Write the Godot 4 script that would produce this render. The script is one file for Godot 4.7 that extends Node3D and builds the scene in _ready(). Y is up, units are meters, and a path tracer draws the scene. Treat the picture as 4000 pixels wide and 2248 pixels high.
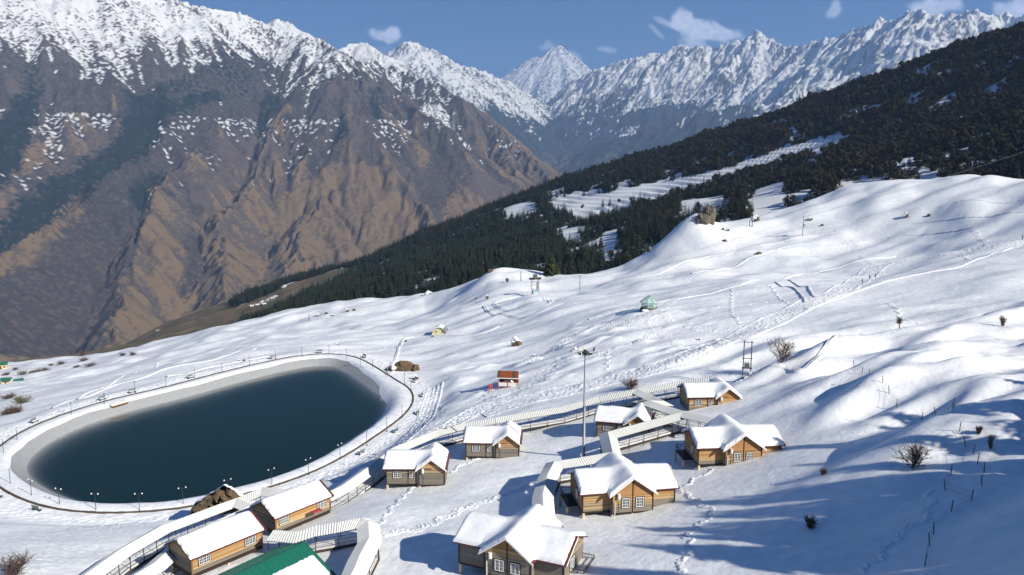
extends Node3D
# A snow-covered ski meadow with cabins, covered walkways and a reservoir, a forested spur behind it
# and high mountains across the valley. The reservoir's water lies at y = 0; metres, y up.

const RIDGES_M1 := [
	[0.85, [-3208.8,1115.2,-4213.6,-2975.5,1047.3,-4519.5,-2830.9,1027.7,-4615.6,-2428.6,1067.6,-4944.8,-2084.1,1083.6,-5315.3,-1943.4,1057.3,-5481.1,-1796.5,1031.4,-5642.1,-1605.1,937.4,-5609.6,-1319.3,885.1,-5483.8,-1138.4,812.4,-5328.3]],
	[0.8, [-1138.4,812.4,-5328.3,-945.2,662.3,-5180.4,-800,521.6,-5117.5,-596.9,389,-5003.9,-369.3,253.2,-4882.3,-300.2,107.7,-4740.3]],
	[0.75, [-1138.4,812.4,-5328.3,-1033,730.6,-5770.2,-1037.1,821.5,-6065.3,-924.1,796.6,-6086.6,-757.9,712,-6017.7,-556.9,648.3,-5945.3,-356.4,495.8,-5772.8,-119.7,331.1,-5592.2,87.2,137.8,-5298.7,270.2,-70.2,-4990.9,389.5,-247.5,-4673.6]],
	[0.8, [-1964.3,1150,-6630.1,-1879.9,1207.6,-6644.8,-1804.5,1176.5,-6671,-1710.6,1095,-6708.7,-1611.9,994.1,-6747.8]],
	[0.7, [-1539.4,952.4,-6976.9,-1450.7,1014.6,-6987.7,-1381.7,1072,-7096.5,-1237,1067.4,-7123.8,-1148.4,1001.4,-7045.5,-1051.2,920,-6969.1]],
	[0.85, [-1607.9,904.6,-5613.8,-1594.7,670.3,-5333.6,-1604.6,537.1,-5134.2,-1683.8,437.4,-4799.4,-1777.3,300.8,-4398.5,-1806.9,79.8,-3846.7,-1809.7,-67.7,-3452.2,-1807.8,-179.4,-3103.8,-1809.4,-272.4,-2799.4,-1788.7,-338.9,-2499.9]],
	[0.8, [-1352.3,581.8,-5098.2,-1468.2,359.1,-4770.4,-1564.8,214.9,-4429.2,-1621.4,38.3,-3928.5,-1637,-31.6,-3757.9,-1611.1,-131,-3546.4,-1579.5,-195.2,-3391.4,-1535,-276.5,-3238.7,-1436.1,-432.9,-2873.2,-1389.7,-500.6,-2656.1]],
	[0.75, [-1249.6,688.4,-5215.9,-1286.4,377.1,-4821.4,-1335.4,217.5,-4503.6,-1350.9,-26.8,-4081.3,-1330.2,-222.7,-3601.7,-1167.5,-400.5,-3213.3,-1082.3,-471.7,-3017.6]],
	[0.7, [-1106.7,531.7,-5059.1,-1052.8,300.8,-4779.6,-1022.6,105.2,-4484.7,-955.1,-150.8,-3981.5,-1007.6,-303.1,-3593.6,-1011.3,-415.4,-3316.5]],
	[0.75, [-945.2,662.3,-5180.4,-838.1,439.4,-4863.9,-703.2,222.3,-4644.3,-549.2,-31.9,-4314.2,-399.7,-217.1,-4020.6,-465.6,-312.2,-3803.4,-625.9,-398,-3515.2]],
	[0.75, [-369.3,253.2,-4882.3,-221.5,-9.8,-4644.2,-283.5,-146.9,-4436,-301.9,-235.1,-4279.1]],
	[0.75, [-119.7,331.1,-5592.2,-16.2,47.3,-5100,30.6,-103,-4797.1]],
	[0.8, [-2726.9,1027.1,-4677.9,-2494.6,629.6,-4295.9,-2304.8,278.6,-3858.9,-2174.4,-12.3,-3416,-2119,-156.5,-3146.8]],
	[0.8, [-2368.4,1059.3,-4975.5,-2340.3,689.7,-4544.4,-2199.2,362.2,-4199.5,-2108.7,39.8,-3689.9,-2007.3,-165.5,-3277.4]],
	[0.8, [-2034.4,1084.1,-5334.5,-2101.7,750.1,-4981.2,-2085.5,492.3,-4634.2]],
	[0.7, [-2250.2,-177.3,-2799.9,-1781.4,-411.7,-2366.9,-1454.2,-519.5,-2321]],
]
const RIDGES_M2 := [
	[0.8, [361.2,818.2,-12772.5,594.5,1032,-12648.9,871.6,1258,-12512.8,1111,1351.5,-12282.6,1276.5,1423,-12157.6,1535.4,1482.5,-11917.8,1707.5,1537.8,-11785.9,2037,1573.8,-11626.5,2183.8,1570.4,-11600.3,2266.8,1649.9,-11470.8,2371.1,1674,-11446.4,2543.6,1637.9,-11310.9,2778.3,1616.2,-11154.6,2998.7,1626.3,-10991.4,3092.6,1674.1,-10958.4,3232.1,1757.4,-10905.5,3342,1632.5,-10785.4,3356.6,1632.4,-10675.1,3488.2,1531.5,-10434.7,3631.8,1471.2,-10180.1,3680.5,1492.7,-10052.2,3916.9,1548.6,-9845.7,3990.7,1607.2,-9697.8,4055.1,1622,-9558.9,4150,1655.1,-9402.1,4225.9,1625.2,-9373.3,4257.3,1636.8,-9245.8,4348.8,1692.2,-9081.3,4456.3,1663.4,-8921.1,4501,1612,-8794.2,4580.4,1650.2,-8746.3,4614.3,1582.4,-8625.9,4694.6,1619.2,-8575.9,4753.3,1581.1,-8434.4,4863.8,1502.7,-8385,5058.1,1571.6,-8493.3,5034.3,1473.8,-8288.7,5093.8,1456,-8016.8,5256.3,1440.7,-7423.6]],
	[0.55, [2538.3,1029.3,-10452.8,2115.5,913.4,-10556.5,1745,783.3,-10735.2,1359.1,618.4,-10800.6,1130,496.3,-10832.6,797.4,304.4,-10968.4,539.3,167.8,-10986.3]],
	[0.5, [3218.3,858.8,-8581.8,2715.5,697.1,-8662.1,2315.5,629.2,-8678.5,1996.3,567.3,-8761.3,1573.4,383.1,-8753.9,1251.9,297.7,-8808.4,1011.7,243.6,-8840.4,710.3,148.4,-8971.5,399.6,7.8,-8991]],
	[0.45, [3387.3,690.9,-6774.3,2790.7,508.9,-6839,2162.4,341.3,-6861.9,1637.3,214.6,-6907,1095.8,85.4,-6913.7,673.8,-25,-7067.4,412.4,-185.1,-7183.9]],
	[0.8, [3356.6,1632.4,-10675.1,3127.6,1319.5,-10470.8,2872.5,1128.5,-10460.5,2538.3,1029.3,-10452.8]],
	[0.8, [4348.8,1692.2,-9081.3,4054.4,1308.8,-8834.5,3623.3,1044.9,-8617.7,3218.3,858.8,-8581.8]],
	[0.7, [4753.3,1581.1,-8434.4,4330.8,1372.4,-8239.4,3968.4,1270,-8211.7,3640.9,1006.4,-8066.1,3227.2,775,-7939.6]],
	[0.8, [2266.8,1649.9,-11470.8,1952.6,1201.2,-11173.6,1630.9,903.6,-10845.8]],
	[0.8, [1535.4,1482.5,-11917.8,1269.6,1032.2,-11590.4,1068,732.8,-11330]],
	[0.8, [871.6,1258,-12512.8,650,744.8,-12163.5,409.9,322.5,-11790,322.6,29.4,-11295.3]],
	[0.7, [5171.5,1401.7,-7976.3,4568.9,1151.5,-7559.7,4076.9,981,-7286.6,3387.3,690.9,-6774.3]],
]
const RIDGES_M4 := [
	[0.75, [-1875.1,1354.4,-10761.7,-1650.9,1480.2,-10782.5,-1543.8,1533.2,-10791.3,-1405.6,1618.2,-10798.3,-1283.2,1599.5,-10917.9,-1192.3,1546.8,-11036.9,-1075.7,1581.5,-11145.6,-961.9,1543.3,-11262.3,-790.6,1419.8,-11392.2,-528.4,1355.4,-11616.3,-251.1,1286.5,-11834.2,-119.3,1261.2,-11939.3,149.7,1062.9,-11957.2,340.7,887.6,-12067,565.4,623.4,-11973.5]],
	[0.7, [-1405.6,1618.2,-10798.3,-1166.2,1120.4,-10381.2,-935.6,711.3,-9934.9]],
	[0.7, [-961.9,1543.3,-11262.3,-671.3,1026.1,-10735.9,-548.1,701.4,-10265.5]],
	[0.7, [-528.4,1355.4,-11616.3,-274.8,912.8,-10963.6,-132,586,-10486.1,0,282.9,-9997.6]],
	[0.6, [-119.3,1261.2,-11939.3,138.2,644.7,-10983.7,262.8,291.7,-10394.1,311.4,-89.4,-9793.9]],
]
const RIDGES_M3 := [
	[0.8, [-590.9,1817.6,-18909.5,-236,1960.6,-18903.4,0,2074.1,-18893.2,211.3,2310.6,-18865.3,421.9,2427.7,-18847.4,644.3,2426.9,-18841.2,847.5,2531.7,-18819.7,950.4,2669.6,-18796.2,1083.5,2701.7,-18784.5,1184.4,2584.8,-18794.5,1356.5,2405.5,-18806.1,1534.7,2236.2,-18812.7,1701.6,2066,-18817.2,2057.1,1808.1,-18807.4,2644.5,1517.7,-18758.7]],
	[0.9, [1025.5,2696.7,-18788.5,919.8,2167.3,-18457.6,623.1,1688.9,-18116.4,334,1330.9,-17751.6]],
	[0.9, [1025.5,2696.7,-18788.5,1259.6,1989.1,-18356.2,1122.2,1451.9,-17911.1,1043.1,933.9,-17447.1]],
	[0.8, [211.3,2310.6,-18865.3,57.6,1772.2,-18420.7,-56.3,1345.4,-17954.1]],
]
const FIELD_AT := [-62.567,-90.717,-57.547,-98.417,-41.302,-92.130,-29.789,-90.929,-16.388,-86.407,0.000,-80.051,13.589,-78.814,25.445,-73.787,34.254,-66.221,40.332,-58.478,43.433,-52.478,-73.954,-89.355,0.000,-55.691,19.923,-46.710,-28.277,-66.298,32.570,-38.181,-14.476,-118.698,-3.319,-131.457,19.391,-131.492,35.369,-137.813,32.545,-107.196,15.412,-96.180,-20.298,-119.836,9.196,-96.306,22.860,-96.018,-28.562,-101.920,-34.172,-90.269,-20.341,-99.358,-28.967,-113.647,11.904,-126.268,5.064,-151.578,46.737,-153.339,-14.884,-147.966,-24.518,-127.209,36.543,-82.605,42.798,-73.981,50.775,-75.001,41.888,-113.391,50.512,-100.538,64.203,-96.092,51.295,-140.681,63.944,-128.940,86.225,-130.738,91.151,-114.579,164.818,-211.476,56.895,-70.034,53.432,-153.996,83.639,-168.662,110.745,-169.476,125.054,-275.347,90.194,-277.746,65.676,-200.547,41.467,-237.287,40.423,-175.118,19.105,-193.117,24.433,-248.891,145.880,-225.182,117.393,-212.108,160.367,-331.732,188.731,-293.838,131.616,-360.177,91.997,-355.919,54.689,-337.163,29.253,-339.065,8.475,-325.300,7.313,-279.367,-0.612,-184.331,-0.736,-223.104,-16.844,-203.260,-27.292,-291.663,-16.594,-338.941,-49.648,-379.306,-30.912,-228.161,-46.808,-258.347,-79.461,-302.292,-109.399,-417.896,-139.620,-386.294,-102.944,-284.089,-134.703,-291.023,-183.964,-398.683,-176.305,-312.873,-238.639,-424.810,-171.741,-258.252,-253.463,-392.234,-333.835,-505.130,-340.130,-427.106,-157.040,-195.355,-38.340,-391.150,-449.253,-543.535,-493.849,-597.491,-576.670,-697.694,-377.012,-570.816,-415.590,-629.226,-487.236,-737.701,-298.734,-549.034,-332.189,-610.521,-394.322,-724.712,-259.661,-525.433,-290.674,-588.188,-348.269,-704.733,-223.007,-521.950,-250.510,-586.320,-301.587,-705.866,-186.280,-516.400,-210.033,-582.246,-254.146,-704.533,-157.443,-506.332,-178.228,-573.175,-216.828,-697.312,-121.710,-496.808,-138.366,-564.798,-169.300,-691.064,-76.088,-466.898,-87.347,-535.987,-108.256,-664.294,-43.630,-446.527,-50.437,-516.195,-63.079,-645.579,-30.303,-423.628,-35.298,-493.450,-44.574,-623.119,-12.837,-395.933,-15.105,-465.896,-19.317,-595.828,3.805,-391.202,4.485,-461.198,5.750,-591.192,22.792,-390.356,26.872,-460.237,34.449,-590.016,44.112,-388.703,52.005,-458.256,66.664,-587.427,60.910,-392.156,71.654,-461.327,91.606,-589.787,76.529,-395.469,89.828,-464.194,114.527,-591.826,88.479,-398.885,103.637,-467.224,131.789,-594.139,101.732,-406.326,118.733,-474.230,150.306,-600.338,114.157,-413.228,132.797,-480.701,167.413,-606.007,137.108,-427.575,158.483,-494.232,198.178,-618.023,168.173,-438.315,193.248,-503.669,239.817,-625.042,205.827,-444.162,235.259,-507.674,289.918,-625.625,218.190,-427.189,250.030,-489.528,309.162,-605.301,219.031,-392.959,253.112,-454.103,316.404,-567.655,220.675,-368.992,256.604,-429.068,323.328,-540.638,225.459,-354.284,263.041,-413.340,332.837,-523.015,247.903,-338.993,289.224,-395.497,365.962,-500.431,267.439,-323.833,312.013,-377.806,394.794,-478.042,-102.248,-149.851,-108.683,-176.034,-91.888,-206.079,-68.461,-239.666,-45.398,-233.876,-28.691,-204.925,-27.549,-184.198,-36.065,-157.335,-55.143,-134.841,-74.305,-131.931,-94.222,-141.956,-117.580,-177.390,-99.206,-211.317,-74.519,-246.322]
const FIELD_WEIGHT := [30.483573,-29.7529091,-55.7643741,-151.342272,8.2078606,4.16859117,6.47801437,-21.2300235,-26.9475607,-27.0733434,43.0175481,17.2526713,12.7853585,-6.70080892,-48.6592366,5.51475065,-29.0766239,6.56273093,39.4716339,4.94230658,15.3121473,-36.0564629,0.483610915,24.1048117,7.51993508,-25.5787356,189.557386,74.6231857,18.6693795,-40.0499833,-10.5415832,-53.5292016,28.8737034,5.12936307,-8.19241956,32.8282153,9.10620361,-69.3173441,45.1156798,-5.74537008,-0.893098298,44.5487876,8.51379891,-30.3099933,-34.5080017,-13.8319683,33.7386019,-22.9147158,20.7000631,-10.9887255,5.8804086,-3.34135453,12.0322746,11.9825395,12.224742,0.711532983,42.0835805,-14.4468279,-26.1940958,1.80587251,-13.066134,-18.2530295,30.6426803,-61.1567473,46.2553151,-2.0033963,-4.51281294,-12.3723461,11.6432579,-18.1847604,-6.2108424,18.1117059,-11.525372,-11.3013578,10.2176107,-8.40627158,6.27174674,4.95775341,-8.45512848,-4.39940744,-2.36640948,-6.47960294,4.01935554,2.56330466,-14.7917713,-2.4283842,-6.99922196,-112.118294,5.33760834,-1.01472195,-5.21610506,6.44629127,7.76543456,3.46941537,36.4108024,12.1119275,5.67865649,-11.9326284,-41.2770855,-28.6934879,9.30020575,9.96225451,10.0840986,1.38021154,2.92219705,4.30957399,-1.45865013,-9.21188662,-6.72924304,7.47271653,11.1659256,7.66948001,15.2841306,-5.98637072,-7.08606957,16.4584985,15.7271719,10.5003622,22.8930213,-11.1082395,-7.16349431,103.454224,-26.2895187,-16.5144235,-4.96527165,0.875356213,9.05264837,-4.39624108,9.39018177,7.80359047,-10.1481887,-30.6415668,-15.0234086,-10.4403558,-4.45387676,0.059908051,-30.7288079,-32.974925,-20.2995196,62.5166261,17.755571,10.4957307,75.4532813,68.6500459,50.8669993,-66.3999926,-74.4152085,-57.4259317,11.2807012,10.5631677,7.14239405,13.1751653,-3.50687204,1.30871362,-4.50062057,22.0559317,9.31479665,33.1525741,22.8805263,8.29476149,3.65601246,-14.3793303,-6.60198476,29.2816091,7.75783357,7.08337456,-10.5090354,-67.2268424,-43.1012887,-0.156516204,17.4661949,17.3896473,19.9671408,-1.1975416,-7.57612241,-0.304564263,15.658558,9.14347677,10.558998,17.6512096,-6.99650763,-10.4976536,-15.6366811,-12.3179606,-8.15478115,-2.47273252,-2.87346701,-6.57036495,1.97388221,327.869268,5.10664749,38.779873]
const HILL_AT := [-887.344,-1164.869,-1069.134,-1403.516,-1311.521,-1721.711,-747.894,-1257.777,-901.220,-1515.636,-1105.656,-1859.447,-673.449,-1301.989,-811.278,-1568.453,-995.048,-1923.740,-631.140,-1385.517,-755.502,-1658.526,-921.319,-2022.537,-598.246,-1433.744,-713.771,-1710.608,-867.804,-2079.761,-541.348,-1480.561,-644.368,-1762.317,-781.729,-2137.992,-489.155,-1500.954,-582.111,-1786.189,-706.054,-2166.502,-436.892,-1499.702,-520.800,-1787.728,-632.677,-2171.764,-346.799,-1496.581,-414.523,-1788.837,-504.822,-2178.511,-283.724,-1459.726,-340.964,-1754.215,-417.283,-2146.866,-243.649,-1448.304,-293.419,-1744.146,-359.779,-2138.603,-204.039,-1437.000,-246.213,-1734.021,-302.445,-2130.048,-161.663,-1434.217,-195.266,-1732.329,-240.070,-2129.812,-92.667,-1442.315,-111.902,-1741.698,-137.549,-2140.875,-46.349,-1446.061,-55.960,-1745.907,-68.774,-2145.701,0.000,-1447.782,0.000,-1747.782,0.000,-2147.782,69.297,-1447.124,83.646,-1746.781,102.779,-2146.323,137.823,-1443.032,166.346,-1741.673,204.377,-2139.861,227.226,-1432.078,274.239,-1728.371,336.922,-2123.429,288.537,-1400.573,349.070,-1694.402,429.781,-2086.175,348.126,-1376.384,421.688,-1667.225,519.771,-2055.013,420.727,-1334.358,510.939,-1620.473,631.223,-2001.959,486.145,-1289.300,591.989,-1570.008,733.115,-1944.286,524.710,-1240.302,641.596,-1516.595,797.443,-1884.985,558.337,-1191.013,685.677,-1462.646,855.463,-1824.824,604.478,-1142.745,744.753,-1407.930,931.786,-1761.510,633.312,-1102.590,782.733,-1362.731,981.961,-1709.585,658.529,-1062.823,816.538,-1317.839,1027.216,-1657.861,705.539,-954.661,883.843,-1195.924,1121.582,-1517.607,754.413,-848.863,953.703,-1073.103,1219.422,-1372.090,-213.717,-651.437,-197.380,-866.102,-134.750,-829.906,-76.695,-789.249,-24.377,-754.102,22.450,-694.834,65.140,-672.717,102.853,-638.925,139.886,-622.885,194.728,-608.787,232.196,-606.753,275.864,-577.266,294.576,-545.527,331.741,-523.758,361.741,-478.293,35.150,-1097.261,100.154,-1043.722,165.241,-1036.303,246.588,-968.953,328.959,-944.301,383.589,-868.597,446.743,-836.782,491.931,-786.289,-105.340,-1088.976,-217.557,-1117.716,-319.189,-1086.027,-367.664,-795.561,-484.128,-731.026,-449.253,-543.535,-269.552,-326.121,-89.851,-108.707,-377.012,-570.816,-226.207,-342.490,-75.402,-114.163,-298.734,-549.034,-179.240,-329.420,-59.747,-109.807,-259.661,-525.433,-155.797,-315.260,-51.932,-105.087,-223.007,-521.950,-133.804,-313.170,-44.601,-104.390,-186.280,-516.400,-111.768,-309.840,-37.256,-103.280,-157.443,-506.332,-94.466,-303.799,-31.489,-101.266,-121.710,-496.808,-73.026,-298.085,-24.342,-99.362,-76.088,-466.898,-45.653,-280.139,-15.218,-93.380,-43.630,-446.527,-26.178,-267.916,-8.726,-89.305,-30.303,-423.628,-18.182,-254.177,-6.061,-84.726,-12.837,-395.933,-7.702,-237.560,-2.567,-79.187,3.805,-391.202,2.283,-234.721,0.761,-78.240,22.792,-390.356,13.675,-234.213,4.558,-78.071,44.112,-388.703,26.467,-233.222,8.822,-77.741,60.910,-392.156,36.546,-235.294,12.182,-78.431,76.529,-395.469,45.917,-237.281,15.306,-79.094,88.479,-398.885,53.087,-239.331,17.696,-79.777,101.732,-406.326,61.039,-243.796,20.346,-81.265,114.157,-413.228,68.494,-247.937,22.831,-82.646,137.108,-427.575,82.265,-256.545,27.422,-85.515,168.173,-438.315,100.904,-262.989,33.635,-87.663,205.827,-444.162,123.496,-266.497,41.165,-88.832,218.190,-427.189,130.914,-256.313,43.638,-85.438,219.031,-392.959,131.419,-235.776,43.806,-78.592,220.675,-368.992,132.405,-221.395,44.135,-73.798,225.459,-354.284,135.276,-212.570,45.092,-70.857,247.903,-338.993,148.742,-203.396,49.581,-67.799,267.439,-323.833,160.463,-194.300,53.488,-64.767]
const HILL_WEIGHT := [2.85893369,1.71098498,-0.932258627,1.99239359,4.4813044,3.29530662,-14.1395526,-18.7718633,-14.0084498,18.4210451,15.8055851,11.0646995,-6.63155618,-4.66421546,-4.32163345,5.04810012,3.93785831,2.56448223,-7.31380735,-1.25742668,-0.950029308,1.45280642,-3.94150287,-3.22502083,16.229228,18.897403,13.2729971,-9.83090164,-15.7117352,-12.2772115,-14.3574687,-7.18510226,-4.84791268,13.1328091,6.18889929,4.28157758,3.76555769,0.896604999,0.534163188,-8.96088846,-5.10446535,-3.42827959,7.58190634,5.32869905,3.61745352,1.6387317,0.79989518,0.503542631,-3.85582656,-2.97567196,-1.96699779,-0.426465847,-2.35948844,-1.63705957,12.0068619,12.0858195,8.27032305,-13.6119355,-14.3595742,-9.90167598,8.52084909,7.42373142,5.01860731,-4.27233963,-5.34706955,-3.74310454,4.7801289,6.17021338,4.06302844,2.45884566,2.10180699,1.39931611,-10.1467533,-13.2626321,-9.03156726,12.6952476,11.6266545,7.94518628,-3.53353657,-4.55415712,-3.04897776,1.33734607,1.42813349,0.726064145,3.47689415,-0.0732593531,0.503063821,5.47779759,-4.37925013,-3.01910973,5.20358044,4.65220974,-3.2014996,0.530245415,1.03452032,4.90741308,-9.82859009,-4.3455785,13.3481193,-9.16461834,17.6564495,-27.8678822,29.6186453,-14.7018008,9.65627278,-0.914552483,-1.56322946,0.517662325,-0.334696384,-5.50511297,4.54433049,-3.72441796,-4.47318987,1.90825211,-0.966393997,-2.91880221,-6.43560916,3.19222787,4.7817335,7.59850135,9.94448418,-4.59433997,-10.1412479,-6.12385082,-4.9002788,-6.31875561,-4.01680472,3.56386005,7.41147134,4.05027145,2.27146725,1.77087663,0.0526708959,-7.84593818,-10.4165656,-2.04181815,9.51252141,8.95195048,-0.243174691,-6.87177518,-15.9133152,-3.59363471,15.6681375,10.9985235,-0.670823037,-27.8048716,-35.702137,-3.63961566,-8.81645312,-3.87674178,0.65463471,49.2256139,45.773159,5.34466154,13.7467266,16.7186654,3.02808837,-17.3284114,-15.156523,0.806602824,-5.34659693,-16.8985269,1.31712634,-23.6533879,-26.4617857,0.70203975,-18.874607,-10.732488,1.24210449,51.5234892,46.4034579,1.93028042,41.6551511,38.0438982,1.45737298,-44.1942721,-34.9797702,1.5053827,-11.3449376,-15.9797943,0.0978529374,24.4721757,24.1190537,-1.89353891,-24.8105567,-41.3582501,-15.8339349,-15.0818185,-18.0724072,-10.1224351,-0.966064857,8.10439624,2.43171523,18.117119,21.1790484,6.49699244,15.2932523,10.778582,8.12665077,-7.27367886,-6.25147765,0.353769314,-1.24436611,-2.94125313,-9.16761591,1782.57663,6.07919353,32.9953203]
const LAKE_SHORE := [-98.2,-152.8,-102.4,-161.5,-103.7,-175.3,-97.8,-191.3,-87.8,-203.2,-77.7,-219.5,-65.1,-236,-56.1,-239.1,-49.6,-231.2,-37.7,-210.3,-33.4,-203.2,-31.7,-194.4,-32.5,-185.1,-35.3,-175.3,-40.7,-159.3,-46.7,-148.7,-57.8,-139.1,-65.6,-136.9,-73.5,-136.9,-81.4,-139.4,-91.1,-145.9]
const COVER_PATCHES := [
	["wood", [-1566.9,-5427,-1674.4,-4880.4,-1911.7,-4523.5,-1946.8,-4193.9,-2026.3,-3638,-2069.9,-3419.9,-2074.9,-3235.3,-2070.8,-3127,-1801,-2699.2,-1974.1,-3054.9,-1948.4,-3345.2,-1911.8,-3647,-1853.6,-3946.3,-1754.8,-4342.9,-1642.5,-4681.7,-1545.1,-4944,-1528.3,-5219.2]],
	["wood", [-2142.1,-3321.9,-2309.7,-3624.8,-2439.3,-4023.5,-2509.6,-4275.9,-2383.4,-4124.5,-2306.3,-3971.6,-2175.8,-3673.9,-2132.6,-3454]],
	["grey", [-1607.1,-3575.6,-1583.7,-3400.4,-1533.6,-3266.8,-1442.7,-2886.5,-1391.9,-2660.4,-1525.3,-2500.2,-1560.1,-2307.8,-1704.2,-2547,-1751.5,-2946.2,-1761.2,-3227.6,-1773.1,-3515.5]],
	["wood", [-1437.9,-4662.8,-1489.3,-5069.8,-1425.8,-5131.5,-1357.5,-4896.1,-1369.4,-4622.8,-1395.8,-4460.7]],
	["wood", [-967.8,-4659.9,-957.9,-4528,-1024.9,-4437.6,-1026.5,-4587.9]],
	["wood", [-860.1,-5001.7,-778.2,-5076.9,-727.5,-4718.4,-784.9,-4708.5]],
	["grey", [-601.9,-4649.4,-555.9,-4760.3,-534.2,-4493.3,-421.6,-4260.7,-390.7,-4061.5,-484.2,-4347.1]],
	["grey", [-557.6,-4922.4,-378.5,-5453.6,-226.8,-4774.4,-246,-4547.3,-326.4,-4251.4,-383.9,-3984.2,-458.4,-4365,-449.9,-4577.9]],
	["wood", [-452.5,-4772.4,-313.2,-4709.4,-290.9,-4575.2,-394,-4598.1]],
	["grey", [-1483.8,-3523.5,-1442.7,-3622.8,-1344.6,-3439.3,-1303.4,-3177.3,-1367.5,-3242.6]],
	["wood", [-1717.4,-3743.5,-1709.7,-3961.8,-1625.5,-3751.6,-1594.1,-3531.1,-1660.1,-3549.6]],
	["snow", [-715.8,-5709.6,-535.2,-5686.6,-389.2,-5627.7,-370.8,-5468.9,-488.7,-5546.6,-588.1,-5201.8]],
	["tan", [-1974.2,-3054.3,-1948.4,-3345.2,-1922.3,-3606.8,-1910.1,-3750.9,-1795.1,-3297.9,-1784.5,-3001.3,-1740.1,-2676.5]],
	["tan", [-2221.1,-3698.6,-2161.1,-3870.6,-2098.4,-3718.8,-2147,-3480.7,-2171.1,-3412.4,-2206,-3550.5]],
	["tan", [-1182.3,-4115.2,-930.8,-4382.2,-692.6,-4365.4,-536.6,-4202.4,-399.3,-4014.7,-666.7,-3746.2,-890.1,-3676.7,-1003.8,-3407.3,-1139.1,-3851.6]],
	["tan", [-667.1,-4818.1,-539.7,-4747.5,-448.6,-4563,-510.2,-4465.9,-557.4,-4640.5]],
	["tan", [-348.6,-4188,-274.9,-4545.6,-185,-4457.5,-294.5,-4174.6]],
]
const WALKWAYS := [
	[-49.2,-85.3,-49.3,-94.1,-48.1,-102.9,-43.7,-111.4,-42.2,-115.5],
	[-42.2,-115.5,-39,-118,-34.1,-114.8,-30.3,-111,-27.1,-110.8,-25.7,-114.1,-23.5,-123.2,-21,-133.7,-16.2,-140.8,-14.2,-142.8,-9,-145.2,-3.2,-145.6,9.9,-148.4,17,-150.7,24.7,-150.9,32.8,-151.5,38.5,-150.5],
	[-42.2,-115.5,-38.1,-110.4,-41.2,-102.1,-42.4,-97.5,-42.7,-88.7,-43.4,-84.9],
	[24.7,-150.9,27.8,-141,24.9,-139.7,29.2,-131,33.3,-124.7],
	[29.2,-131,15.7,-125.2,15.6,-118.1,10,-116.6,6.4,-115.1,5.1,-108.6,4.1,-100,3.9,-92.5],
	[-30.4,-95.3,-26.9,-93.9,-24.8,-94.6,-21.8,-94.7,-19,-95.1,-18,-94,-17.1,-89.7,-17.5,-85.8,-17.6,-82.9,-17.9,-80.8],
]
const LAKE_LAMPS := [-105.4,-183.6,-101.6,-191.7,-99.1,-202.7,-92.8,-207,-88.2,-214.8,-83.2,-222.1,-77.7,-229.3,-72.2,-237,-65.4,-241.8,-57.6,-244.5,-50.8,-238.6,-45.1,-230.5,-40.6,-225.8,-35,-216.4,-29.3,-210.7,-26.5,-202.4,-26.1,-182.1,-28.2,-172.3,-31.1,-163.3,-35.1,-155.3,-39.5,-147.2,-45.1,-142.1,-51.5,-137,-58.2,-133.3,-64.8,-130.9,-72.4,-130.9,-79.9,-133,-87.1,-136.8,-94.3,-142.2,-107.5,-165.8,-105.6,-158.1]
const LAKE_BENCHES := [-105.9,-165.3,-101.6,-194.5,-98.3,-201.3,-89.9,-216.4,-71.8,-237.3,-60.9,-245.2,-49,-237.6,-27.2,-212.5,-23.4,-199.2,-22.9,-184.6,-26.2,-171.6,-31.3,-157.9,-92.1,-138.1,-82.3,-131.7,-108.8,-178]
const BOULDERS := [-31.7,-226,8.5,3.2,-26.7,-215.1,2,1.2,-35.5,-220,1.2,0.9,1.6,-234.7,3.9,2.3,-10.8,-393.6,4.6,1.8,-44.7,-429,7,2.2,-118.1,-779.5,8.2,3.1,-10.8,-344.9,2,1.6,-12.2,-327.1,1.5,0.7,-87.9,-418.2,3.1,1.7,-84.5,-419.4,2.5,1.4,-105.3,-425.5,3.7,1.1,-99.9,-421.5,3.1,1,-95.2,-415.9,2.5,0.8,67.2,-386.3,3.8,2.5,125.9,-783.9,7.7,3.1,98.7,-368.4,2.7,1,102.2,-376.5,1.8,1.3,100.1,-377.9,1.8,1,118.1,-386.1,5.2,2.9,107.5,-345.3,4.2,1.1,172.3,-348.6,2.8,1.8,179.1,-343,2.2,1.1,140.6,-375.6,2.8,1.2,143.3,-368,2,1,-84.2,-238.8,1.3,0.9,-82.1,-237.8,1.1,0.7,-63.6,-283.6,2.1,0.7,-39.2,-287.6,1.2,1.1,46.5,-193.9,1.1,0.5,-16.3,-357.4,1.6,0.9,-29.5,-289.7,1.7,0.8,-24.8,-296.1,1.6,1,6.5,-220.3,1.3,0.5,108.1,-785.9,4.1,1.5]
const AT_GAZEBO := [41.7,-238.7]
const AT_DOME := [-27.3,-292.1]
const AT_TOWER := [9.9,-338.3]
const AT_HUT := [-1,-185.5]
const AT_MAST := [11.9,-126.3]
const AT_BIGROCK := [92.3,-383.5]
const AT_SHORE_ROCK := [-47.2,-122.4]
const AT_GREEN_TREE := [19.3,-384.8]
const POLES := [29.4,-340.9,7.4,131.6,-360,8.9,4.2,-373,4.6,113.4,-380.2,3.3,114.4,-379.5,3.3,-106.6,-410.7,3.6]
const FRAME_POLE := [45.9,-154,47.4,-153.7]
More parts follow.
